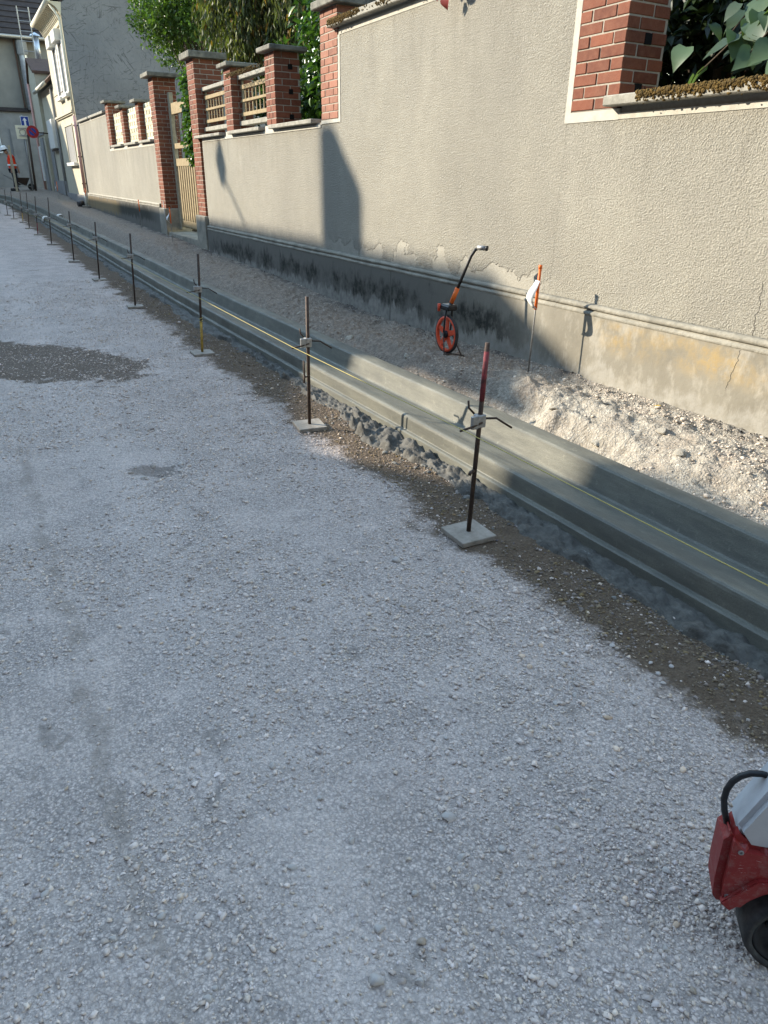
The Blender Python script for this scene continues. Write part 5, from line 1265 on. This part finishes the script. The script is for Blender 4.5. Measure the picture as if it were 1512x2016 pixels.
# broad-leaved plant leaning over the low wall
def broad_leaf(L, W):
    """heart shaped blade, 2 x 6 strip either side of the midrib, folded and drooping"""
    prof_ = [(0, .0), (.06, .34), (.2, .48), (.4, .46), (.62, .32), (.82, .14), (1, 0)]
    v = []; f = []
    for u, w_ in prof_:
        z_ = -.28 * u * u
        v += [(-w_ * W, u * L - (.09 * L if 0 < u < .1 else 0), z_ * L + .13 * w_ * W), (0, u * L, z_ * L), (w_ * W, u * L - (.09 * L if 0 < u < .1 else 0), z_ * L + .13 * w_ * W)]
    for i in range(len(prof_) - 1):
        a = i * 3; f += [(a, a + 1, a + 4, a + 3), (a + 1, a + 2, a + 5, a + 4)]
    return v, f
bv, bf = broad_leaf(1, 1)
bl_me = []
for q in range(4):
    me = bpy.data.meshes.new('leaf'); me.from_pydata([(x_ * (.8 + .08 * q), y_, z_ * (.7 + .3 * q) + .03 * math.sin(9 * y_ + q) * abs(x_)) for x_, y_, z_ in bv], [], bf)
    a = me.attributes.new('tint', 'FLOAT_COLOR', 'POINT'); g_ = .75 + .2 * q
    a.data.foreach_set('color', np.tile([g_, g_, g_ * (1.1 - .05 * q), 1], len(bv)).astype(np.float32))
    for p_ in me.polygons: p_.use_smooth = True
    me.materials.append(MT['leaf_big']); bl_me.append(me)
bp = thing('broad_leaved_plant', (4.55, 2.95, .3), 'broad leaved plant hanging over the mossy coping', 'plant')
o = origin_of(bp)
stems = [[(4.55, 2.95, .3), (4.5, 2.95, 2.1), (4.36, 3.05, 2.52), (4.16, 3.25, 2.42), (4.05, 3.45, 2.2)], [(4.55, 2.95, .3), (4.5, 2.7, 2.2), (4.34, 2.8, 2.62), (4.12, 2.95, 2.5), (4.0, 3.1, 2.24)], [(4.55, 2.95, .3), (4.5, 2.4, 2.2), (4.3, 2.5, 2.55), (4.08, 2.62, 2.45), (3.97, 2.75, 2.22)], [(4.55, 2.95, .3), (4.6, 3.1, 2.2), (4.5, 3.2, 2.7), (4.32, 3.3, 2.62), (4.2, 3.4, 2.4)], [(4.55, 2.95, .3), (4.55, 2.3, 2.2), (4.3, 2.25, 2.5), (4.1, 2.3, 2.42), (4.0, 2.4, 2.2)]]
for s_ in stems:
    MB().tube(s_, [.02, .014, .009, .006, .004][:len(s_)], 6).build('stem', MT['bark'], bp, True)
    pts = [Vector(p_) for p_ in s_]
    for q in range(27):
        f_ = 1.15 + (len(pts) - 2.2) * q / 26; i = min(int(f_), len(pts) - 2); c_ = pts[i].lerp(pts[i + 1], f_ - i)
        c_ = c_ + Vector((rnd.gauss(0, .06), rnd.gauss(0, .10), rnd.gauss(0, .07)))
        rz = math.atan2(-1, -.1) - math.pi / 2 + rnd.gauss(0, .9)      # towards the street
        link('leaf', bl_me[rnd.randrange(4)], bp, c_ - o, (-.75 + rnd.gauss(0, .3), rnd.gauss(0, .3), math.pi / 2 + rnd.gauss(0, .8)), [rnd.uniform(.10, .17)] * 3)
# red vine sprigs hanging over the high coping
rv = thing('vine_sprig', (3.80, 5.85, 3.1), 'dark red vine sprig hanging from the high coping', 'vine')
o = origin_of(rv)
for q, (dy, dz) in enumerate(((.0, -.12), (.06, -.16), (-.06, -.15), (.02, -.22), (.09, -.09), (-.1, -.08), (-.42, -.03), (-.5, -.1), (-.62, -.06), (-.55, -.02))):
    me = bl_me[q % 4].copy(); me.materials.clear(); me.materials.append(MT['leaf_red'])
    link('leaf', me, rv, (rnd.uniform(-.06, -.01), dy, dz + .06), (-1.2 + rnd.gauss(0, .25), rnd.gauss(0, .3), math.pi / 2 + rnd.gauss(0, .5)), [.085] * 3)
MB().tube([(4.1, 5.75, 3.14), (3.80, 5.82, 3.15), (3.77, 5.85, 3.02)], .004, 5).build('stem', MT['bark'], rv, True)
MB().tube([(4.1, 5.6, 3.14), (3.80, 5.4, 3.15), (3.74, 5.3, 3.08)], .004, 5).build('stem', MT['bark'], rv, True)
# moss cushions on the copings
def moss(y0, y1, ztop, n, label, dens):
    Yp = rng.uniform(y0, y1, n); keep = rng.random(n) < np.clip(.62 + 1.8 * fbm(Yp * 3, Yp * 0 + dens, 3), .03, 1); Yp = Yp[keep]; n = len(Yp)
    onf = rng.random(n) < .55
    Xp = np.where(onf, XW - .085 + rng.normal(0, .003, n), XW - .085 + np.abs(rng.normal(0, .10, n)))
    Zp = np.where(onf, ztop - .004 - np.abs(rng.normal(0, .022, n)), ztop + .002)
    P = np.stack([Xp, Yp, Zp], 1)
    g_ = rng.uniform(.5, 1.0, n)
    V, F, tt_ = pebble_field(P, rng.uniform(.004, .012, n), I1, IF1, np.stack([g_, g_, g_], 1), .9, .3, .22)
    tag(link('moss', np_mesh('moss', V, F, MT['moss'], False, None)), label, 'moss', kind='stuff')
moss(1.6, 3.70, 2.115, 4500, 'rusty brown moss on the coping below the broad leaved plant', 1.0)
moss(4.5, 8.22, 3.12, 14000, 'rusty brown moss fringe on the high coping', 5.0)
moss(10.3, 11.8, 2.955, 500, 'moss on the concrete rail above the trellis', 9.0)
# fallen yellow leaf
yl = bl_me[1].copy(); yl.materials.clear(); yl.materials.append(MT['leaf_yellow'])
tag(link('fallen_leaf', yl, None, (3.74, 3.02, vz(3.74, 3.02) + .015), (.2, .1, .8), (.05, .05, .05)), 'yellow fallen leaf lying on the verge near the wall foot', 'leaf')
